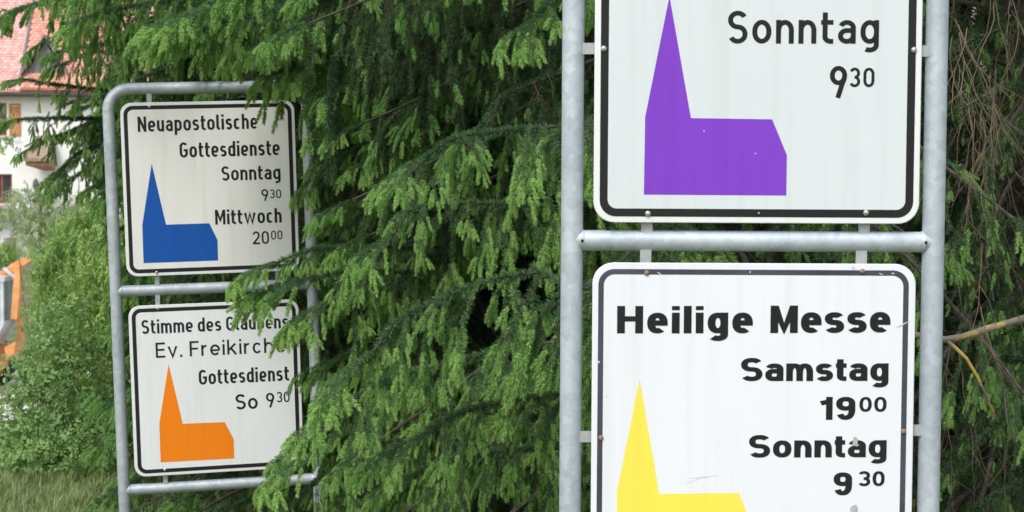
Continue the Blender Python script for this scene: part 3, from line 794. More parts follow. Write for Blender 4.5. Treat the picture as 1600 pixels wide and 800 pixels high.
# hero limbs: polyline given as points found in the picture and set at their own distance
def hero(tree, pts, kinds, **kw):
    att = kw.pop('attach', True); P = [at(*p) for p in pts]
    if att:
        base = tree[1]; s = P[0]; tz = s[2]+.12*np.linalg.norm((s-base)[:2]); o = np.array([base[0], base[1], tz]); m = (s*.5+o*.5); m[2] += .03
        k = np.linalg.norm(P[0]-o); tot = k+sum(np.linalg.norm(P[i+1]-P[i]) for i in range(len(P)-1))
        kw['skip'] = kw.get('skip', 0)+k/tot*kw.pop('att_skip', .18)
        P = [o, m]+P
        kw.setdefault('coat', k/tot+(1-k/tot)*.3)
    return limb(tree, P, kinds, **kw)
C, SH, FA, LO, DK = 'curtain', 'short', 'fan', 'long', 'dark'
bright = (.45, 1.0)
# right of centre, from the near spruce
hero(T_near, [(905, 190, 4.35), (800, 203, 4.25), (715, 215, 4.15), (668, 245, 4.1)], [(C, 2), (SH, 2)], size=1.25, tint=bright, spacing=.065, r0=.007)
hero(T_near, [(915, 452, 3.95), (850, 425, 3.92), (760, 440, 3.9), (680, 470, 3.9), (620, 505, 3.88), (582, 550, 3.85)], [(C, 3), (SH, 1)], size=1.4, tint=(.3, .8), spacing=.06, r0=.009)
hero(T_near, [(900, 520, 4.3), (790, 545, 4.3), (690, 570, 4.25), (600, 595, 4.2), (548, 630, 4.15)], [(C, 2), (SH, 2)], size=1.25, tint=bright, spacing=.065, r0=.007)
hero(T_near, [(930, 600, 4.2), (830, 620, 4.15), (730, 640, 4.1), (660, 680, 4.05)], [(C, 2), (SH, 2)], size=1.25, tint=(.3, .85), spacing=.065, r0=.007)
hero(T_near, [(910, 320, 4.9), (800, 318, 4.85), (700, 318, 4.8), (640, 330, 4.75), (615, 365, 4.7)], [(C, 2), (SH, 2)], size=1.3, tint=bright, spacing=.065, r0=.007)
hero(T_near, [(930, -40, 4.6), (870, -10, 4.5), (835, 30, 4.4)], [(SH, 3), (C, 1)], size=1.2, tint=bright, spacing=.065, r0=.005)
hero(T_near, [(940, 90, 5.0), (860, 120, 4.9), (790, 150, 4.8), (750, 200, 4.8)], [(DK, 2), (LO, 1)], size=1.25, tint=(.1, .5), spacing=.07)
hero(T_near, [(940, 690, 4.5), (820, 700, 4.4), (720, 715, 4.4), (650, 740, 4.4)], [(SH, 1), (C, 1)], size=1.1, tint=(.2, .7), spacing=.07)
# centre, from the dark spruce; low tints put its inner shade into the colour
hero(T_mid, [(700, 380, 6.0), (600, 386, 5.65), (500, 388, 5.5), (468, 396, 5.42), (432, 410, 5.38)], [(SH, 3)], size=.95, tint=bright, spacing=.055, r0=.007, taper=.5)
hero(T_mid, [(640, 430, 5.7), (560, 440, 5.5), (545, 455, 5.42), (512, 470, 5.38)], [(SH, 2), (C, 2)], size=1.1, tint=bright, spacing=.06, taper=.5)
hero(T_mid, [(650, 420, 5.6), (560, 420, 5.45), (535, 425, 5.4), (500, 432, 5.4)], [(SH, 2), (C, 2)], size=1.1, tint=(.3, .8), spacing=.07, taper=.6)
hero(T_mid, [(640, 520, 5.8), (580, 535, 5.6), (530, 560, 5.5)], [(C, 1), (SH, 2)], size=1.25, tint=bright, spacing=.065)
hero(T_mid, [(680, 580, 5.7), (590, 600, 5.6), (530, 640, 5.5), (485, 680, 5.45)], [(C, 2), (SH, 2)], size=1.2, tint=(.3, .9), spacing=.06)
hero(T_mid, [(680, 660, 5.6), (600, 690, 5.5), (530, 720, 5.45), (475, 770, 5.4)], [(C, 2), (SH, 2)], size=1.2, tint=(.3, .8), spacing=.06)
hero(T_mid, [(620, 650, 5.6), (550, 680, 5.45), (500, 705, 5.4)], [(SH, 2), (FA, 1)], size=1.0, tint=bright, spacing=.06, taper=.6)
hero(T_mid, [(650, 170, 6.1), (590, 215, 6.0), (545, 240, 5.95), (512, 265, 5.9)], [(FA, 3), (SH, 2)], size=1.3, tint=bright, spacing=.07)
hero(T_mid, [(680, 230, 6.2), (620, 290, 6.1), (570, 330, 6.05), (528, 370, 6.0)], [(FA, 3), (SH, 2)], size=1.3, tint=bright, spacing=.07)
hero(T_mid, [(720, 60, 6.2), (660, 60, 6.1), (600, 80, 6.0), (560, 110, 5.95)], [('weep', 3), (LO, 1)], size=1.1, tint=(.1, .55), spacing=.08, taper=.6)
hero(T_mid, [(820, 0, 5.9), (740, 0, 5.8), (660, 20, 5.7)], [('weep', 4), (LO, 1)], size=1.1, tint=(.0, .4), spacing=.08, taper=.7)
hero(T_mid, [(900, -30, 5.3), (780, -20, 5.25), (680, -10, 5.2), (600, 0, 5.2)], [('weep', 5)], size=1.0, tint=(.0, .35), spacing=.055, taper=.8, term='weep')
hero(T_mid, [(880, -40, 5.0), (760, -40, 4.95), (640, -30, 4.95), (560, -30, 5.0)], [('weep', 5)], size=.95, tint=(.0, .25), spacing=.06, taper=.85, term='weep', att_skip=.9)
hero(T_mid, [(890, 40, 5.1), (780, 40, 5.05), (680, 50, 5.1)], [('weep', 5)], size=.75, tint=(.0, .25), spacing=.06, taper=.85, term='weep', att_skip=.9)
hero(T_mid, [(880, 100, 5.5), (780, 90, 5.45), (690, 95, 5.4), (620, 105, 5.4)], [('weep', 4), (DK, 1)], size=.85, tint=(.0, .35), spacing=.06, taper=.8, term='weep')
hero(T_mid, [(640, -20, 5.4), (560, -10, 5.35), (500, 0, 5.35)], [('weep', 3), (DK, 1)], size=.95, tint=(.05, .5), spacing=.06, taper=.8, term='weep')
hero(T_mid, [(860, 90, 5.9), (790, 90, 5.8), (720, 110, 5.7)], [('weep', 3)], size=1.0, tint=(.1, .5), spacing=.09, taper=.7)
hero(T_mid, [(700, 210, 5.7), (640, 215, 5.6), (600, 240, 5.5)], [(FA, 1), (SH, 2)], size=1.2, tint=bright, spacing=.07)
hero(T_mid, [(600, 730, 6.5), (500, 755, 6.4), (430, 765, 6.35), (380, 785, 6.3)], [(FA, 2), (SH, 1)], size=1.1, tint=(.5, 1), spacing=.07)
# hanging curtains at the top left; the 'w' rows carry inner shade as tint
for (x0, y0, x1, y1, d, tn, sz, kd) in (
        (700, -90, 430, -30, 5.6, (.2, .7), 1.25, 'l'), (640, -30, 350, 10, 5.35, (.3, .9), 1.0, 'c'), (600, 5, 380, 25, 5.5, (.3, .9), .85, 'c'), (560, -80, 240, -50, 5.7, (.2, .8), 1.0, 'l'),
        (520, -20, 200, 10, 5.85, (.3, .9), .9, 'c'), (420, -80, 60, -60, 6.1, (.3, .9), 1.2, 'c'), (380, -20, 90, 0, 6.6, (.4, 1), .9, 'c'), (520, 10, 330, 38, 5.45, (.4, 1), .8, 'c'),
        (560, 40, 440, 62, 5.5, (.4, 1), .65, 'c'), (620, 80, 490, 95, 5.6, (.4, 1), .8, 'c'), (330, -110, 110, -100, 6.2, (.2, .7), 1.2, 'l'), (300, -60, 60, -50, 6.4, (.4, 1), 1.0, 'c'),
        (620, -100, 470, -60, 5.3, (.0, .4), 1.1, 'w'), (700, -60, 560, -20, 5.5, (.0, .4), 1.1, 'w'), (800, -90, 640, -60, 5.6, (.0, .35), 1.1, 'w'), (900, -60, 740, -40, 5.4, (.0, .35), 1.0, 'w'),
        (900, -120, 800, -90, 5.0, (.0, .35), 1.0, 'w')):
    kinds = {'l': [(LO, 3), (C, 1)], 'c': [(C, 3), (SH, 2)], 'w': [('weep', 4), (LO, 1)]}[kd]
    hero(T_left if x0 < 560 else T_mid, [(x0, y0, d+.5), ((x0+x1)/2, (y0+y1)/2-10, d+.15), (x1, y1, d)], kinds, size=sz, tint=tn, spacing=.07, r0=.007, taper=.7)
# left spruce lower boughs
hero(T_left, [(260, 140, 8.4), (200, 150, 8.2), (140, 165, 8.0)], [(LO, 2), (C, 1)], size=.95, tint=(.2, .7), spacing=.06, r0=.004)
hero(T_left, [(260, 200, 8.3), (200, 205, 8.1), (150, 225, 8.0), (120, 250, 7.9)], [(C, 2), (SH, 1)], size=1.2, tint=(.3, .9), spacing=.05, r0=.004)
hero(T_left, [(240, 20, 7.6), (170, 25, 7.4), (110, 40, 7.2), (80, 60, 7.2)], [(C, 2), (LO, 1)], size=1.1, tint=(.2, .8), spacing=.07)
hero(T_left, [(260, 60, 7.8), (190, 65, 7.6), (120, 75, 7.5)], [(C, 2), (LO, 1)], size=1.1, tint=(.1, .7), spacing=.07)
hero(T_left, [(200, 200, 7.9), (130, 205, 7.8), (80, 215, 7.7), (58, 228, 7.7)], [(SH, 2), (C, 1)], size=.85, tint=(.4, .9), spacing=.06, r0=.004)
hero(T_left, [(250, 230, 8.3), (180, 240, 8.1), (110, 280, 8.0)], [(C, 3)], size=1.1, tint=(.2, .8), spacing=.07)
hero(T_left, [(240, 95, 8.0), (150, 80, 7.7), (110, 95, 7.6)], [(C, 2), (SH, 1)], size=1.0, tint=(.3, .9), spacing=.07)
hero(T_left, [(250, 138, 8.0), (170, 140, 7.8), (90, 132, 7.6), (45, 125, 7.5)], [(SH, 3), (C, 1)], size=.9, tint=(.3, .9), spacing=.08, r0=.005)
hero(T_left, [(260, 190, 8.0), (170, 186, 7.8), (100, 184, 7.6), (40, 186, 7.5)], [(SH, 2), (C, 2)], size=1.0, tint=(.2, .8), spacing=.07, r0=.005)
hero(T_left, [(270, 170, 8.2), (190, 175, 8.0), (120, 200, 7.8)], [(C, 3)], size=.9, tint=(.2, .7), spacing=.07)
hero(T_left, [(280, 210, 8.0), (200, 215, 7.8), (130, 235, 7.7), (95, 265, 7.6)], [(C, 2), (SH, 1)], size=1.0, tint=(.3, .9), spacing=.06)
hero(T_left, [(280, 260, 8.0), (210, 262, 7.8), (160, 285, 7.7)], [(C, 2), (SH, 1)], size=1.0, tint=(.4, 1), spacing=.06)
hero(T_left, [(290, 330, 8.0), (230, 335, 7.9), (185, 360, 7.8)], [(C, 2), (SH, 1)], size=.9, tint=(.2, .8), spacing=.06)
# right edge
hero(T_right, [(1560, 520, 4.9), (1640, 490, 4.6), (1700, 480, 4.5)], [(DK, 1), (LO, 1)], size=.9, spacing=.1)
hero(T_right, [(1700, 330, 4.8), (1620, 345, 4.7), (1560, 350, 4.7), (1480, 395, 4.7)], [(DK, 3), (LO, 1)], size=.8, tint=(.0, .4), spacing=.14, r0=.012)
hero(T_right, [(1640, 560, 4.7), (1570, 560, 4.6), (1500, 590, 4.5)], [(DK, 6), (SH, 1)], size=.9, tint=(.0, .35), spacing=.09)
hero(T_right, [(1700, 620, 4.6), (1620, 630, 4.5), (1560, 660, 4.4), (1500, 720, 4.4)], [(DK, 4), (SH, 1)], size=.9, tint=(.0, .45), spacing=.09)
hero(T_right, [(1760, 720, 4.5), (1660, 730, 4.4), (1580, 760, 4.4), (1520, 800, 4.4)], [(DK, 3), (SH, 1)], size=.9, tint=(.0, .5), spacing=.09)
hero(T_right, [(1580, 190, 5.0), (1550, 240, 4.8), (1545, 295, 4.7)], [(DK, 1), (SH, 1)], size=.45, tint=(.4, .9), spacing=.1)
for i, (x0, y0, x1, y1, d) in enumerate(((1700, -60, 1520, -40, 4.4), (1660, 40, 1500, 70, 4.6), (1640, 130, 1500, 170, 4.5), (1720, 180, 1590, 230, 4.8), (1680, 420, 1500, 430, 4.9))):
    hero(T_right, [(x0, y0, d+.3), ((x0+x1)/2, (y0+y1)/2-15, d+.1), (x1, y1, d)], [('dead', 2), (DK, 2)], size=.8, tint=(.0, .5), spacing=.12, term=None, matl=M_dead)

# fill limbs; the lowest tints put crown shade into the needle colour
near_ok = lambda p: blocked(p)
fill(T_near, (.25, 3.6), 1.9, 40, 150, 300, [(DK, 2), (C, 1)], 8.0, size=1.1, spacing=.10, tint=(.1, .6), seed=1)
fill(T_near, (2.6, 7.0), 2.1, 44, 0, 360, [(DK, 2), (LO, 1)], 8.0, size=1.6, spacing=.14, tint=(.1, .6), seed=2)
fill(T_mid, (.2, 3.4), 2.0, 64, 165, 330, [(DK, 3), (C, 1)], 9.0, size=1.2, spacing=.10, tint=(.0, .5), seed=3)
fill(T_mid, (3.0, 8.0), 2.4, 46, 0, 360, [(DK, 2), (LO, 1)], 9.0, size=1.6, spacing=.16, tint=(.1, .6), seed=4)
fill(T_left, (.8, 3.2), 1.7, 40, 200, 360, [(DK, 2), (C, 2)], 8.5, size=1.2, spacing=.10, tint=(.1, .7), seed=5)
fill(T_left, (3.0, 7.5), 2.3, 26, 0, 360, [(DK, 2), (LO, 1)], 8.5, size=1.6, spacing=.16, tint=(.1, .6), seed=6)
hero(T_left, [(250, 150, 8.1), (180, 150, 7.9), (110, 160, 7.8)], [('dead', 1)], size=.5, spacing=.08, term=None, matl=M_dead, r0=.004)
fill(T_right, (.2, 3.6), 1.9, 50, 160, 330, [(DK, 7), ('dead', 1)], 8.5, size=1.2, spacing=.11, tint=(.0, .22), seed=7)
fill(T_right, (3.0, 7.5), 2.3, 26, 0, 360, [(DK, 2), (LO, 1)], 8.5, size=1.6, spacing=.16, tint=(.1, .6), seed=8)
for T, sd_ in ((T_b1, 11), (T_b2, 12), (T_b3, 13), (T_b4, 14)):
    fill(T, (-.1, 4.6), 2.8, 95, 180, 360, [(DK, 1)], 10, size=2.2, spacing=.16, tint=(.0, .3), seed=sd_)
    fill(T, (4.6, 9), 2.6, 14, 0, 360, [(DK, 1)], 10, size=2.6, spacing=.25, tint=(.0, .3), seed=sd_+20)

# lichen covered bough at the right edge
def lichen_mat():
    m, n, l, b = new_mat('lichen_bark')
    nz = noise(n, l, 13, 6); r = ramp(n, l, nz.outputs['Fac'], [(.47, (.19, .165, .135)), (.55, (.46, .33, .07))])
    l.new(r.outputs[0], b.inputs['Base Color']); b.inputs['Roughness'].default_value = .9
    bp = n.new('ShaderNodeBump'); bp.inputs['Strength'].default_value = .7; bp.inputs['Distance'].default_value = .003
    l.new(nz.outputs['Fac'], bp.inputs['Height']); l.new(bp.outputs[0], b.inputs['Normal']); return m
M_lichen = lichen_mat()
mb = MB(); bz = T_right[1]
P = smooth_path([at(1900, 470, 4.6), at(1720, 470, 4.3), at(1600, 498, 4.1), at(1530, 518, 4.0), at(1478, 531, 3.95), at(1425, 522, 3.95)], .04)
mb.tube([p-bz for p in P], [.0140*(1-.45*i/len(P))*(1+.12*math.sin(i*1.7)) for i in range(len(P))], 9)
P = smooth_path([at(1478, 531, 3.95), at(1510, 560, 3.93), at(1528, 590, 3.92), at(1545, 630, 3.95), at(1560, 660, 4.0)], .03)
mb.tube([p-bz for p in P], [.0048*(1-.6*i/len(P)) for i in range(len(P))], 8)
o = mb.build('branch', M_lichen, T_right[0], True); o['label'] = 'forked bare bough with yellow lichen patches'
# single dead twigs hanging at the right edge (hair-like)
mb = MB(); rd = random.Random(5)
def strand(p, v, n, r, lvl):
    P = [p]
    for k in range(n):
        v = v+np.array([rd.gauss(.02, .13), rd.gauss(0, .1), -.10]); v = v/np.linalg.norm(v); p = p+v*.032*rd.uniform(.5, 1.4); P.append(p)
        if lvl < 2 and k > 0 and rd.random() < .42:
            w = v+np.array([rd.gauss(0, .5), rd.gauss(0, .4), .1]); strand(p, w/np.linalg.norm(w), rd.randint(2, 6), r*.6, lvl+1)
    mb.tube([q-bz for q in P], [r*(1-.75*k/n)+.0002 for k in range(n+1)], 4, caps=False)
for c_ in range(6):
    x = rd.uniform(1482, 1590); y = rd.uniform(-60, 190); d = rd.uniform(3.95, 4.4); o_ = at(x, y, d)
    for j in range(rd.randint(2, 4)): strand(o_+np.array([rd.gauss(0, .012), rd.gauss(0, .02), rd.gauss(0, .02)]), np.array([rd.uniform(-.1, .5), rd.uniform(-.2, .2), -1.0]), rd.randint(6, 11), .0014, 0)
for c_ in range(7):
    o_ = at(rd.uniform(1485, 1600), rd.uniform(380, 640), rd.uniform(3.9, 4.3)); strand(o_, np.array([rd.uniform(-.3, .3), 0, -1.0]), rd.randint(5, 9), .0013, 0)
o = mb.build('dead_twigs', M_dead, T_right[0]); o['kind'] = 'stuff'; o['label'] = 'thin hanging brown dead twigs'

# ------------------------------------------------------------------ leafy shrubs, grass
leaf_src = bpy.data.collections.new('leaf_shapes')
def leaf_twig(mat, L=.11, nl=11, ll=.03, lw=.016, droop=.25, comp=False):
    V = []; T = []; mi = []; ages = []
    def tri(vs, fs, m, ag):
        b = len(V); V.extend(vs); T.extend([tuple(i+b for i in f) for f in fs]); mi.extend([m]*len(fs)); ages.extend([ag]*len(vs))
    p = np.zeros(3); d = unit([0, 0, 1]); 
    for i in range(nl):
        d = unit(d+rng.normal(size=3)*.18); q = p+d*L/nl
        a = unit(np.cross(d, [.3, .5, .8])); tri([p+a*.0012, p-a*.0012, q], [(0, 1, 2)], 1, .5)
        for sg in ((-1, 1) if comp else (1 if i % 2 else -1,)):
            th = rng.uniform(0, 6.28) if not comp else rng.normal()*.3
            side = unit(np.array([math.cos(th), math.sin(th), 0])*sg); ax = unit(d*.45+side+np.array([0, 0, -droop])*rng.uniform(.3, 1.2)+rng.normal(size=3)*.15)
            w = unit(np.cross(ax, [0, 0, 1])+rng.normal(size=3)*.35); w = unit(w-ax*np.dot(w, ax)); nn = np.cross(ax, w)
            l_ = ll*rng.uniform(.7, 1.2); h = lw*rng.uniform(.8, 1.15)/2; c = rng.uniform(.1, .3)*h
            b0 = q; m1 = q+ax*l_*.38; m2 = q+ax*l_*.75-nn*c*.5; tp = q+ax*l_-nn*c*1.5
            tri([b0, m1+w*h+nn*c, m1, m1-w*h+nn*c, m2+w*h*.62, m2-w*h*.62, tp], [(0, 2, 1), (0, 3, 2), (1, 2, 4), (2, 3, 5), (2, 5, 4), (4, 5, 6)], 0, float(rng.uniform(0, 1)))
        p = q
    me = tri_mesh('leafy_twig', np.array(V), np.array(T), [mat, M_twig], mi)
    a = me.attributes.new('age', 'FLOAT', 'POINT'); a.data.foreach_set('value', np.array(ages, dtype=np.float32)); return me
LK = {}
def regl(kind, me):
    i = len(leaf_src.objects); o = bpy.data.objects.new('leaf_%03d' % i, me); leaf_src.objects.link(o); LK.setdefault(kind, []).append(i)
for k in range(4): regl('dark', leaf_twig(M_leaf_dark, .12, 14, .024, .0135))
for k in range(4): regl('light', leaf_twig(M_leaf_light, .15, 13, .028, .0115, .4, True))
for k in range(4): regl('grey', leaf_twig(M_leaf_grey, .16, 12, .032, .010, .1, True))
LEAF_NG = gn_group('leaf_scatter', leaf_src)
def shrub(name, label, cat, base, clumps, kind, per, size=1.0, stems=5, tint=(.2, .9), mat_stem=None):
    """clumps: list of (centre xyz, radius xyz); twigs sit mostly in the outer shell of every clump"""
    base = np.asarray(base, float); base[2] = gz(base[0], base[1]); root = empty(name, tuple(base)); tag(root, label, cat)
    rec = []
    for (c, r, m) in clumps:
        c = np.asarray(c)-base; tb = rng.uniform(-.2, .2)
        for j in range(int(per*m)):
            v = unit(rng.normal(size=3)); rr = rng.uniform(.35, 1.0)**.6; p = c+v*np.asarray(r)*rr
            if p[2]+base[2] < gz(p[0]+base[0], p[1]+base[1])+.03: continue
            dd = unit(v*[1, 1, .6]+[0, 0, .35]+rng.normal(size=3)*.45)
            th = math.acos(max(-1, min(1, dd[2]))); ph = math.atan2(dd[1], dd[0])
            rec.append((p, (0, th, ph), size*rng.uniform(.7, 1.25), int(rng.choice(LK[kind])), float(np.clip(rng.uniform(*tint)+tb, 0, 1))))
    for j in range(stems):
        c, r, _ = clumps[j % len(clumps)]; c = np.asarray(c)-base+rng.normal(size=3)*np.asarray(r)*.4
        s0 = rng.normal(size=3)*.08; s0[2] = -.05
        mb = MB(); P = smooth_path([s0, s0*.5+c*.5+rng.normal(size=3)*.08, c], .1); mb.tube(P, [.011*size*(1-.8*i/len(P))+.001 for i in range(len(P))], 6)
        mb.build('stem', mat_stem or M_twig, root, True)
    scatter('leaves', rec, LEAF_NG, root); return root
def cl(px, py, d, rpx, rpy, m=1.0, rd_=None):
    k = d/F_PX; return (at(px, py, d), (rpx*k, (rd_ or (rpx+rpy)/2*k), rpy*k), m)
# dark small leaved bush at the lower left
shrub('leafy_bush', 'dark green small leaved bush standing in grass at lower left', 'bush', at(95, 735, 8.9),
      [cl(70, 640, 9.0, 60, 75, 1.3), cl(110, 600, 9.1, 55, 90, 1.2), cl(60, 590, 9.3, 28, 45, .6), cl(120, 690, 8.8, 55, 50, 1.2), cl(60, 700, 8.8, 50, 42, 1.0),
       cl(95, 520, 9.3, 40, 50, .6), cl(18, 660, 9.2, 26, 50, .22), cl(20, 720, 9.0, 35, 30, .6), cl(100, 728, 8.6, 60, 28, 1.0), cl(45, 738, 8.6, 45, 22, .7), cl(150, 725, 8.7, 35, 30, .7)], 'dark', 190, 1.0, 9, (.1, .9))
shrub('light_shrub', 'bright green upright shrub between dark bush and left post of the smaller stand', 'shrub', at(165, 740, 9.8),
      [cl(150, 560, 9.9, 32, 80, 1.2), cl(175, 640, 9.8, 32, 70, 1.1), cl(165, 450, 10.0, 38, 60, 1.2), cl(200, 560, 10.2, 40, 90, 1.2), cl(230, 470, 10.4, 45, 60, 1), cl(210, 680, 10.0, 40, 50, .8)], 'light', 190, 1.0, 6, (.4, 1))
shrub('feathery_shrub', 'loose mid green feathery shrub in front of the white house', 'shrub', at(110, 760, 12.5),
      [cl(118, 420, 12.3, 50, 45, 1.1), cl(108, 470, 12.3, 42, 55, 1.0), cl(150, 380, 12.6, 45, 45, 1.1), cl(125, 510, 12.2, 60, 60, 1.2), cl(190, 420, 12.6, 45, 70, 1)], 'light', 230, 1.15, 7, (.1, .75))
shrub('garden_shrub', 'pale grey green airy shrub near the house steps', 'shrub', at(60, 430, 30),
      [cl(45, 330, 30, 30, 28, .8), cl(80, 345, 30, 32, 40, 1.0), cl(70, 375, 29.5, 30, 30, .8), cl(105, 380, 30, 34, 45, 1.0), cl(130, 345, 30.5, 40, 30, .8), cl(170, 370, 31, 40, 45, .8)], 'grey', 150, 2.0, 7, (.2, 1))
shrub('garden_shrub', 'rounded light green shrub beside the orange excavator boom', 'shrub', at(8, 425, 46),
      [cl(5, 400, 46, 22, 15, 1), cl(-30, 400, 46, 30, 20, 1)], 'light', 120, 2.2, 3, (.2, .8))
shrub('larch_sapling', 'yellow green wispy sapling at the far left edge', 'sapling', at(-70, 760, 10),
      [cl(-25, 195, 10, 46, 18, .5), cl(-20, 225, 10, 34, 22, .4), cl(-30, 350, 10, 42, 18, .5), cl(-60, 300, 10, 40, 90, 1)], 'light', 40, .7, 4, (.5, 1))
shrub('spruce_side_shrub', 'mid green shrub under the left spruce behind the orange church panel', 'shrub', at(300, 760, 10.6),
      [cl(255, 440, 10.6, 30, 60, .9), cl(290, 720, 10.4, 60, 40, .9), cl(230, 740, 10.2, 40, 25, .6), cl(350, 700, 10.6, 60, 60, .8)], 'light', 130, 1.0, 5, (.1, .7))

# grass
grass_src = bpy.data.collections.new('grass_shapes')
def tuft():
    V = []; T = []; ag = []
    for i in range(22):
        a = rng.uniform(0, 6.28); r = rng.uniform(0, .03); b = np.array([r*math.cos(a), r*math.sin(a), -.01]); h = rng.uniform(.03, .11); ln = rng.uniform(.1, .8)
        d = np.array([math.cos(a)*ln, math.sin(a)*ln, 1.0]); w = np.array([-math.sin(a), math.cos(a), 0])*rng.uniform(.0015, .003)
        m = b+d*h*.5; t = b+d*h+np.array([math.cos(a), math.sin(a), -.6])*h*.25*ln; k = len(V)
        V += [b-w, b+w, m+w*.8, m-w*.8, t]; T += [(k, k+1, k+2), (k, k+2, k+3), (k+3, k+2, k+4)]; ag += [float(rng.uniform(0, 1))]*5
    me = tri_mesh('tuft', np.array(V), np.array(T), [M_grass]); a_ = me.attributes.new('age', 'FLOAT', 'POINT'); a_.data.foreach_set('value', np.array(ag, dtype=np.float32)); return me
for k in range(6): grass_src.objects.link(bpy.data.objects.new('tuft_%d' % k, tuft()))
rec = []
for i in range(15000):
    y = rng.uniform(5.0, 11.5); x = rng.uniform(-4.2, 2.2)
    dn = math.sin(x*2.1+1)*math.cos(y*1.7)+rng.normal()*.5
    rec.append(((x, y, float(gz(x, y))), (0, 0, rng.uniform(0, 6.28)), rng.uniform(.5, 1.1)*(1+.25*dn*.5), int(rng.integers(6)), float(np.clip(.45+.2*dn+rng.uniform(-.3, .3), 0, 1))))
g = scatter('grass', rec, gn_group('grass_scatter', grass_src)); tag(g, 'short uncut green and straw coloured grass below the smaller stand', 'grass', kind='stuff')

# ------------------------------------------------------------------ house
HD = 64.0; HY = R_(6); K = HD/F_PX
horg = at(0, 259, HD); house_root_z = -2.3
HR = empty('house', (horg[0], horg[1], house_root_z)); HR.rotation_euler = (0, 0, HY)
tag(HR, 'white rendered house with red tiled roof and orange shutters in the background', 'house')
def hu(px): return px*K/math.cos(HY)
def hv(py): return horg[2]+(259-py)*K-house_root_z
M_render = simple('white_render', (.86, .86, .86), (.90, .90, .90), 2, .9, .1)
M_wood_o = simple('orange_stained_wood', (.50, .19, .05), (.62, .27, .09), 14, .6)
M_frame = simple('red_brown_window_frame', (.24, .07, .04), (.33, .11, .06), 20, .5)
M_glass = simple('dark_window_glass', (.03, .035, .04), (.07, .08, .09), 1.5, .08)
M_gutter = simple('dark_grey_gutter', (.13, .13, .14), (.19, .19, .20), 6, .5)
M_slate = simple('grey_boarding', (.16, .15, .17), (.24, .22, .24), 8, .7)
M_stone = simple('step_stone', (.20, .15, .13), (.36, .30, .27), 7, .9, .4)
M_sill = simple('pale_sill', (.55, .50, .47), (.68, .64, .6), 9, .7)
def tile_mat(name, a, b_):
    m, n, l, b = new_mat(name); at_ = n.new('ShaderNodeAttribute'); at_.attribute_name = 'tone'
    nz = noise(n, l, 5, 4); mx = n.new('ShaderNodeMath'); mx.operation = 'MULTIPLY_ADD'; mx.inputs[1].default_value = .5
    l.new(nz.outputs['Fac'], mx.inputs[0]); m2 = n.new('ShaderNodeMath'); m2.operation = 'MULTIPLY'; m2.inputs[1].default_value = .5
    l.new(at_.outputs['Fac'], m2.inputs[0]); l.new(m2.outputs[0], mx.inputs[2])
    r = ramp(n, l, mx.outputs[0], [(.2, a), (.8, b_)]); l.new(r.outputs[0], b.inputs['Base Color']); b.inputs['Roughness'].default_value = .75
    return m
M_tile = tile_mat('red_clay_tiles', (.58, .30, .26), (.80, .52, .48))
M_tile2 = tile_mat('orange_clay_tiles', (.58, .24, .17), (.74, .40, .31))
ZE = hv(133)            # eave height above house base
wall = MB()
U0, U1, DEPTH = -10.0, hu(262), 9.0
# front wall with real openings for the upper and the lower window
wins = [(hu(-14), hv(212), hu(11), hv(161)), (hu(-14), hv(318), hu(18), hv(272))]
zc = sorted({0, ZE} | {w[1] for w in wins} | {w[3] for w in wins}); uc = sorted({U0, U1} | {w[0] for w in wins} | {w[2] for w in wins})
for i in range(len(uc)-1):
    for j in range(len(zc)-1):
        um, zm = (uc[i]+uc[i+1])/2, (zc[j]+zc[j+1])/2
        if any(w[0] < um < w[2] and w[1] < zm < w[3] for w in wins): continue
        wall.box((uc[i], 0, zc[j]), (uc[i+1], .3, zc[j+1]))
wall.box((U0, .3, 0), (U0+.3, DEPTH, ZE)); wall.box((U1-.3, .3, 0), (U1, DEPTH, ZE)); wall.box((U0+.3, DEPTH-.3, 0), (U1-.3, DEPTH, ZE))
PH = R_(47)
rh = DEPTH/2*math.tan(PH)
for ux in (U0, U1-.3): wall.add([(ux, 0, ZE), (ux+.3, 0, ZE), (ux+.3, DEPTH, ZE), (ux, DEPTH, ZE), (ux, DEPTH/2, ZE+rh), (ux+.3, DEPTH/2, ZE+rh)], [(0, 1, 5, 4), (2, 3, 4, 5), (0, 4, 3), (1, 2, 5), (0, 3, 2, 1)])
wall.box((U0-.02, -.02, -2.0), (U1+.02, DEPTH+.02, -.0))
wall.build('wall', M_render, HR)
for w in wins:
    f = MB(); t = .07
    f.box((w[0]+.003, .08, w[1]), (w[0]+t, .16, w[3])); f.box((w[2]-t, .08, w[1]), (w[2]-.003, .16, w[3])); f.box((w[0]+t, .08, w[1]+.003), (w[2]-t, .16, w[1]+t)); f.box((w[0]+t, .08, w[3]-t), (w[2]-t, .16, w[3]-.003))
    c = (w[0]+w[2])/2; f.box((c-.035, .085, w[1]+t), (c+.035, .155, w[3]-t))
    fo = f.build('window', M_frame, HR)
    for (a, b) in ((w[0]+t, c-.035), (c+.035, w[2]-t)):
        p = MB(); p.box((a, .11, w[1]+t), (b, .12, w[3]-t)); p.build('pane', M_glass, fo)
    sl = MB(); sl.box((w[0]-.08, -.07, w[1]-.07), (w[2]+.08, .08, w[1]-.004)); sl.build('sill', M_sill, fo)
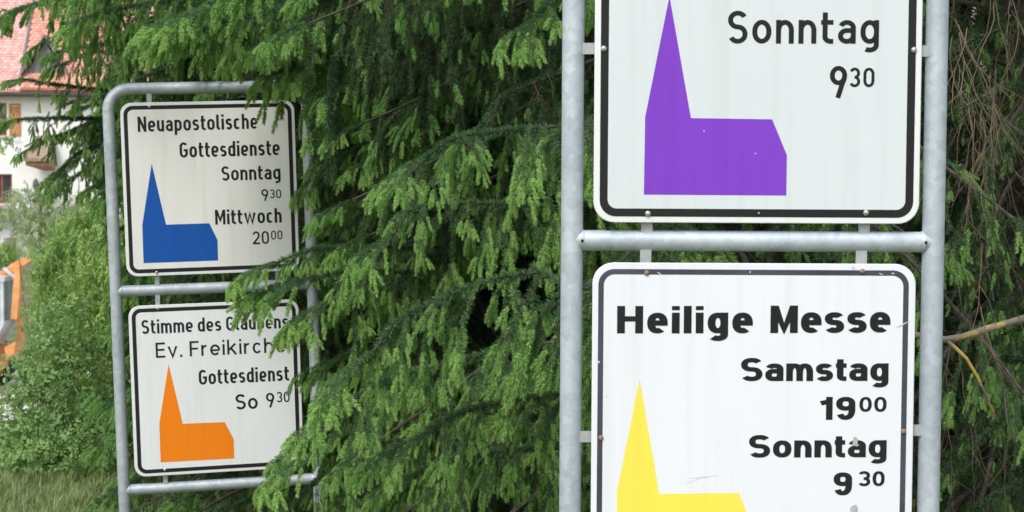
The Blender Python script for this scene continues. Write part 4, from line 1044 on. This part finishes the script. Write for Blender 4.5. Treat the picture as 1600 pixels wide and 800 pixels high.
# shutters
for (a, b) in ((hu(15), hu(32)), (hu(-35), hu(-18))):
    s_ = MB(); z0, z1 = hv(212), hv(162)
    s_.box((a, -.05, z0), (a+.06, -.01, z1)); s_.box((b-.06, -.05, z0), (b, -.01, z1))
    for zz in (z0, (z0+z1)/2-.03, z1-.07): s_.box((a+.06, -.048, zz), (b-.06, -.012, zz+.07))
    so = s_.build('shutter', M_wood_o, HR); me = None
    for q in range(2):
        za = z0+.09 if q == 0 else (z0+z1)/2+.06; zb = (z0+z1)/2-.05 if q == 0 else z1-.09
        n_ = 6
        for i in range(n_):
            if me is None:
                m_ = MB(); m_.hexa([(0, -.042, 0), (b-a-.12, -.042, 0), (b-a-.12, -.02, .05), (0, -.02, .05), (0, -.042, .008), (b-a-.12, -.042, .008), (b-a-.12, -.018, .058), (0, -.018, .058)]); me = m_.mesh('slat', M_wood_o)
            sl = obj('slat', me, so); sl.location = (a+.06, 0, za+(zb-za)*i/n_)
# roof
roof = MB(); ov = .45; t = .12
def slope_pt(u, d, off=0): return (u, -ov+d*math.cos(PH)-off*math.sin(PH), ZE-ov*math.tan(PH)+d*math.sin(PH)+.12+off*math.cos(PH))
SL = (DEPTH/2+ov)/math.cos(PH)
roof.hexa([slope_pt(U0-.4, 0), slope_pt(U1+.4, 0), slope_pt(U1+.4, SL), slope_pt(U0-.4, SL), slope_pt(U0-.4, 0, t), slope_pt(U1+.4, 0, t), slope_pt(U1+.4, SL, t), slope_pt(U0-.4, SL, t)])
mir = lambda p: (p[0], DEPTH-p[1], p[2])
q = [slope_pt(U0-.4, 0), slope_pt(U1+.4, 0), slope_pt(U1+.4, SL), slope_pt(U0-.4, SL), slope_pt(U0-.4, 0, t), slope_pt(U1+.4, 0, t), slope_pt(U1+.4, SL, t), slope_pt(U0-.4, SL, t)]
roof.hexa([mir(p) for p in q][::-1])
ro = roof.build('roof', M_tile, HR)
def tiles(u0, u1, d0, d1, off, mat, parent, seed):
    rd = random.Random(seed); V = []; Fc = []; tone = []; w, e = .18, .165; row = 0; d = d0
    while d < d1:
        u = u0+(w/2 if row % 2 else 0)
        while u < u1:
            tn = rd.random(); b = len(V); uu = u; L = e*1.7; lo, hi = .045+rd.uniform(-.004, .004), .012; g_ = .004
            pts = [(-w/2+g_, L), (-w/2+g_, .045), (-w*.25, .008), (0, 0), (w*.25, .008), (w/2-g_, .045), (w/2-g_, L)]
            for (x, y) in pts:
                h = lo+(hi-lo)*y/L; V.append(slope_pt(uu+x, d+y, off+h))
            for (x, y) in pts:
                V.append(slope_pt(uu+x, d+y, off+lo+(hi-lo)*y/L-.022))
            Fc.append(tuple(b+i for i in range(7))[::-1]); Fc += [(b+i, b+i+1, b+i+8, b+i+7) for i in range(6)]; tone += [tn]*14
            u += w
        d += e; row += 1
    me = mk_mesh('roof_tiles', V, Fc, mat); a = me.attributes.new('tone', 'FLOAT', 'POINT'); a.data.foreach_set('value', np.array(tone, dtype=np.float32))
    o = obj('roof_tiles', me, parent); o['kind'] = 'stuff'; return o
tiles(-1.2, hu(32), .05, SL*.75, t, M_tile, ro, 1)
tiles(hu(39), hu(150), .05, SL*.6, t+.12, M_tile2, ro, 2)
b_ = MB(); b_.hexa([slope_pt(hu(36), .01, t), slope_pt(hu(152), .01, t), slope_pt(hu(152), SL*.62, t), slope_pt(hu(36), SL*.62, t), slope_pt(hu(36), .01, t+.12), slope_pt(hu(152), .01, t+.12), slope_pt(hu(152), SL*.62, t+.12), slope_pt(hu(36), SL*.62, t+.12)]); b_.build('raised_roof_section', M_tile2, HR)
b_ = MB(); b_.hexa([slope_pt(hu(32.5), .3, t), slope_pt(hu(36), .3, t), slope_pt(hu(36), SL*.7, t), slope_pt(hu(32.5), SL*.7, t), slope_pt(hu(32.5), .3, t+.2), slope_pt(hu(36), .3, t+.2), slope_pt(hu(36), SL*.7, t+.2), slope_pt(hu(32.5), SL*.7, t+.2)]); b_.build('flashing', M_gutter, HR)
# triangular dormer
zb = hv(117); dz = zb-ZE; y_d = -.05
du0, du1, zt = hu(38), hu(104), hv(60); cu = (du0+du1)/2
d_ = MB(); d_.prism([(du0+.1, zb), (du1-.1, zb), (cu, zt-.12)], y_d, y_d+2.2); do = d_.build('dormer', M_slate, HR)
for i in range(5):
    x = du0+.35+i*(du1-du0-.7)/4; hh = (zt-.12-zb)*(1-abs(x-cu)/((du1-du0)/2-.05))-.1
    if hh > .15: l_ = MB(); l_.box((x-.015, y_d-.03, zb+.003), (x+.015, y_d-.002, zb+hh)); l_.build('batten', M_gutter, do)
for sg in (0, 1):
    a = (du0-.06, zb-.03) if sg == 0 else (du1+.06, zb-.03); v_ = MB(); th_ = .12
    p0 = (a[0], y_d-.25, a[1]); p1 = (cu, y_d-.25, zt+.02)
    v_.hexa([(p0[0], p0[1], p0[2]), (p1[0], p1[1], p1[2]), (p1[0], p1[1]+2.6, p1[2]), (p0[0], p0[1]+2.6, p0[2]), (p0[0], p0[1], p0[2]+th_), (p1[0], p1[1], p1[2]+th_), (p1[0], p1[1]+2.6, p1[2]+th_), (p0[0], p0[1]+2.6, p0[2]+th_)])
    v_.build('verge_board', M_gutter, do)
gt = MB(); gz_ = slope_pt(0, 0)[2]; gy = slope_pt(0, 0)[1]
n_ = 8; prof = [(.07*math.cos(math.pi*(1+i/n_)), .07*math.sin(math.pi*(1+i/n_))) for i in range(n_+1)]
V = [(U0-.4, gy-.06+p[0], gz_+.03+p[1]) for p in prof]+[(U1+.4, gy-.06+p[0], gz_+.03+p[1]) for p in prof]
gt.add(V, [(i, i+1, n_+2+i, n_+1+i) for i in range(n_)]+[(n_+1+i, n_+2+i, i+1, i) for i in range(0)]); gt.box((U0-.4, gy+.02, gz_-.12), (U1+.4, gy+.05, gz_+.04)); gt.build('gutter', M_gutter, HR)
# entrance canopy
c0, c1 = hu(42), hu(84); zc_ = hv(262); zc2 = hv(238)
cp = MB(); cp.hexa([(c0, -1.1, zc_+.25), (c1, -1.1, zc_+.25), (c1, -.003, zc2+.2), (c0+.3, -.003, zc2+.2), (c0, -1.1, zc_+.37), (c1, -1.1, zc_+.37), (c1, -.003, zc2+.65), (c0+.3, -.003, zc2+.65)])
co = cp.build('entrance_canopy', simple('brown_canopy_tiles', (.26, .18, .14), (.42, .31, .25), 16, .8), HR)
cp = MB(); cp.hexa([(c0+.1, -1.0, zc_+.1), (c1, -1.0, zc_+.1), (c1, -.003, zc_-.1), (c0+.6, -.003, zc_-.1), (c0+.1, -1.0, zc_+.245), (c1, -1.0, zc_+.245), (c1, -.003, zc_+.4), (c0+.35, -.003, zc_+.4)]); cp.build('canopy_beam', simple('stained_canopy_wood', (.28, .15, .09), (.42, .24, .15), 9, .7), co)
lp = MB(); lp.tube([(hu(54.5), -.1, hv(297)), (hu(54.5), -.14, hv(290)), (hu(54.5), -.12, hv(283)), (hu(54.5), -.03, hv(279))], [.05, .11, .10, .03], 8); lp.build('wall_ornament', M_gutter, HR, True)
pl = MB(); pl.box((hu(-40), -.6, hv(335)), (hu(24), -.004, hv(325))); pl.build('balcony_slab', M_stone, HR)
# steps and stone plinth
st = MB()
for i in range(5): st.box((hu(8)+i*.12, -2.2-.3*(5-i), hv(400)-.0+0*i), (hu(40), -2.2-.3*(4-i), hv(400)+.16*(i+1)))
st.build('steps', M_stone, HR)
pb_me = None
pw = empty('stone_retaining_wall', (0, 0, 0)); pw.matrix_world = HR.matrix_basis.copy() if False else Matrix.Translation((horg[0], horg[1], house_root_z)) @ Matrix.Rotation(HY, 4, 'Z')
tag(pw, 'low brownish stone block wall beside the house steps', 'stone wall')
rd = random.Random(3)
for r in range(5):
    u = -6.0+(.3 if r % 2 else 0)
    while u < hu(9):
        w = rd.uniform(.45, .6); m_ = MB(); e = rd.uniform(-.012, .012)
        m_.box((u+.008, -1.8+e, hv(362)-.26*(r+1)+.008), (min(u+w, hu(10))-.008, -1.4, hv(362)-.26*r-.008)); m_.build('stone', M_stone, pw); u += w
m_ = MB(); m_.box((-6, -1.76, -.8), (hu(10)-.03, -1.44, hv(362)-.02)); m_.build('mortar', M_sill, pw)

# ------------------------------------------------------------------ excavator
ED = 42.0; KE = ED/F_PX
eo = at(0, 620, ED); ez = float(gz(eo[0], eo[1]))
EX = empty('backhoe_loader', (eo[0], eo[1], ez)); tag(EX, 'orange digger with a glazed grey cab and raised arm, half hidden at the left edge', 'digger')
def eu(px): return px*KE
def ev(py): return eo[2]+(620-py)*KE-ez
M_or = simple('orange_machine_paint', (.66, .27, .08), (.82, .40, .15), 5, .45)
M_cab = simple('pale_grey_cab_paint', (.42, .46, .5), (.6, .64, .68), 5, .5)
M_cg = simple('bluish_cab_glass', (.14, .24, .27), (.30, .42, .46), 1.5, .1)
M_tyre = simple('tyre_rubber', (.02, .02, .02), (.05, .05, .05), 9, .85)
body = MB(); body.box((eu(-110), -.6, .55), (eu(4), .6, ev(540))); body.box((eu(-150), -.5, .6), (eu(-110), .5, ev(505))); body.build('body', M_or, EX)
cx0, cx1 = eu(-70), eu(19)
cb = MB(); cb.box((cx0, -.62, ev(437)), (cx1+.02, .62, ev(430))); cb.build('cab_roof', M_cab, EX)
cab = MB()
for (x, y) in ((cx0, -.6), (cx1-.09, -.6), (cx0, .52), (cx1-.09, .52), (eu(-25), -.6)): cab.box((x, y, ev(498)), (x+.08, y+.08, ev(437)))
cab.box((cx0, -.6, ev(503)), (cx1, .6, ev(498)))
cab.hexa([(cx0, -.58, ev(534)), (eu(2), -.58, ev(534)), (eu(2), .58, ev(534)), (cx0, .58, ev(534)), (cx0, -.6, ev(503)), (cx1, -.6, ev(503)), (cx1, .6, ev(503)), (cx0, .6, ev(503))])
co = cab.build('cab', M_cab, EX)
for (a, b) in ((cx0+.08, eu(-25)), (eu(-25)+.08, cx1-.09)):
    g_ = MB(); g_.box((a, -.57, ev(498)), (b, -.56, ev(437))); g_.build('window_pane', M_cg, co)
g_ = MB(); g_.box((cx1-.06, -.52, ev(498)), (cx1-.05, .52, ev(437))); g_.build('window_pane', M_cg, co)
def beam(name, p, q, w0, w1, depth, mat, y=0):
    (x0, z0), (x1, z1) = p, q; d = np.array([x1-x0, z1-z0]); n_ = np.array([-d[1], d[0]])/np.linalg.norm(d)
    m_ = MB(); m_.prism([(x0+n_[0]*w0/2, z0+n_[1]*w0/2), ((x0+x1)/2+n_[0]*max(w0, w1)*.62, (z0+z1)/2+n_[1]*max(w0, w1)*.62), (x1+n_[0]*w1/2, z1+n_[1]*w1/2), (x1-n_[0]*w1/2, z1-n_[1]*w1/2), (x0-n_[0]*w0/2, z0-n_[1]*w0/2)], y-depth/2, y+depth/2)
    return m_.build(name, mat, EX)
beam('boom', (eu(2), ev(432)), (eu(50), ev(402)), .2, .12, .25, M_or, .1)
beam('dipper_arm', (eu(36), ev(412)), (eu(29), ev(496)), .12, .17, .22, M_or, -.25)
beam('lower_arm', (eu(27), ev(486)), (eu(31), ev(532)), .10, .10, .2, M_or, .2)
cyl = MB(); cyl.tube([(eu(10), -.1, ev(418)), (eu(34), -.1, ev(440))], .05, 8); cyl.tube([(eu(34), -.1, ev(440)), (eu(42), -.1, ev(470))], .035, 8); cyl.build('hydraulic_cylinder', M_cab, EX, True)
bk = MB(); bk.prism([(eu(15), ev(540)), (eu(33), ev(530)), (eu(30), ev(548)), (eu(18), ev(558))], -.4, .4); bk.build('bucket', M_or, EX)
for x in (eu(-120), eu(-20)):
    for y in (-.75, .55):
        w = MB(); w.tube([(x, y, .5), (x, y+.05, .5), (x, y+.2, .5), (x, y+.25, .5)], [.42, .5, .5, .42], 20); wo_ = w.build('wheel', M_tyre, EX, True)
        r_ = MB(); r_.tube([(x, y-.01, .5), (x, y+.26, .5)], .24, 14); r_.build('rim', M_or, wo_, True)

print('limbs', LIMBS)
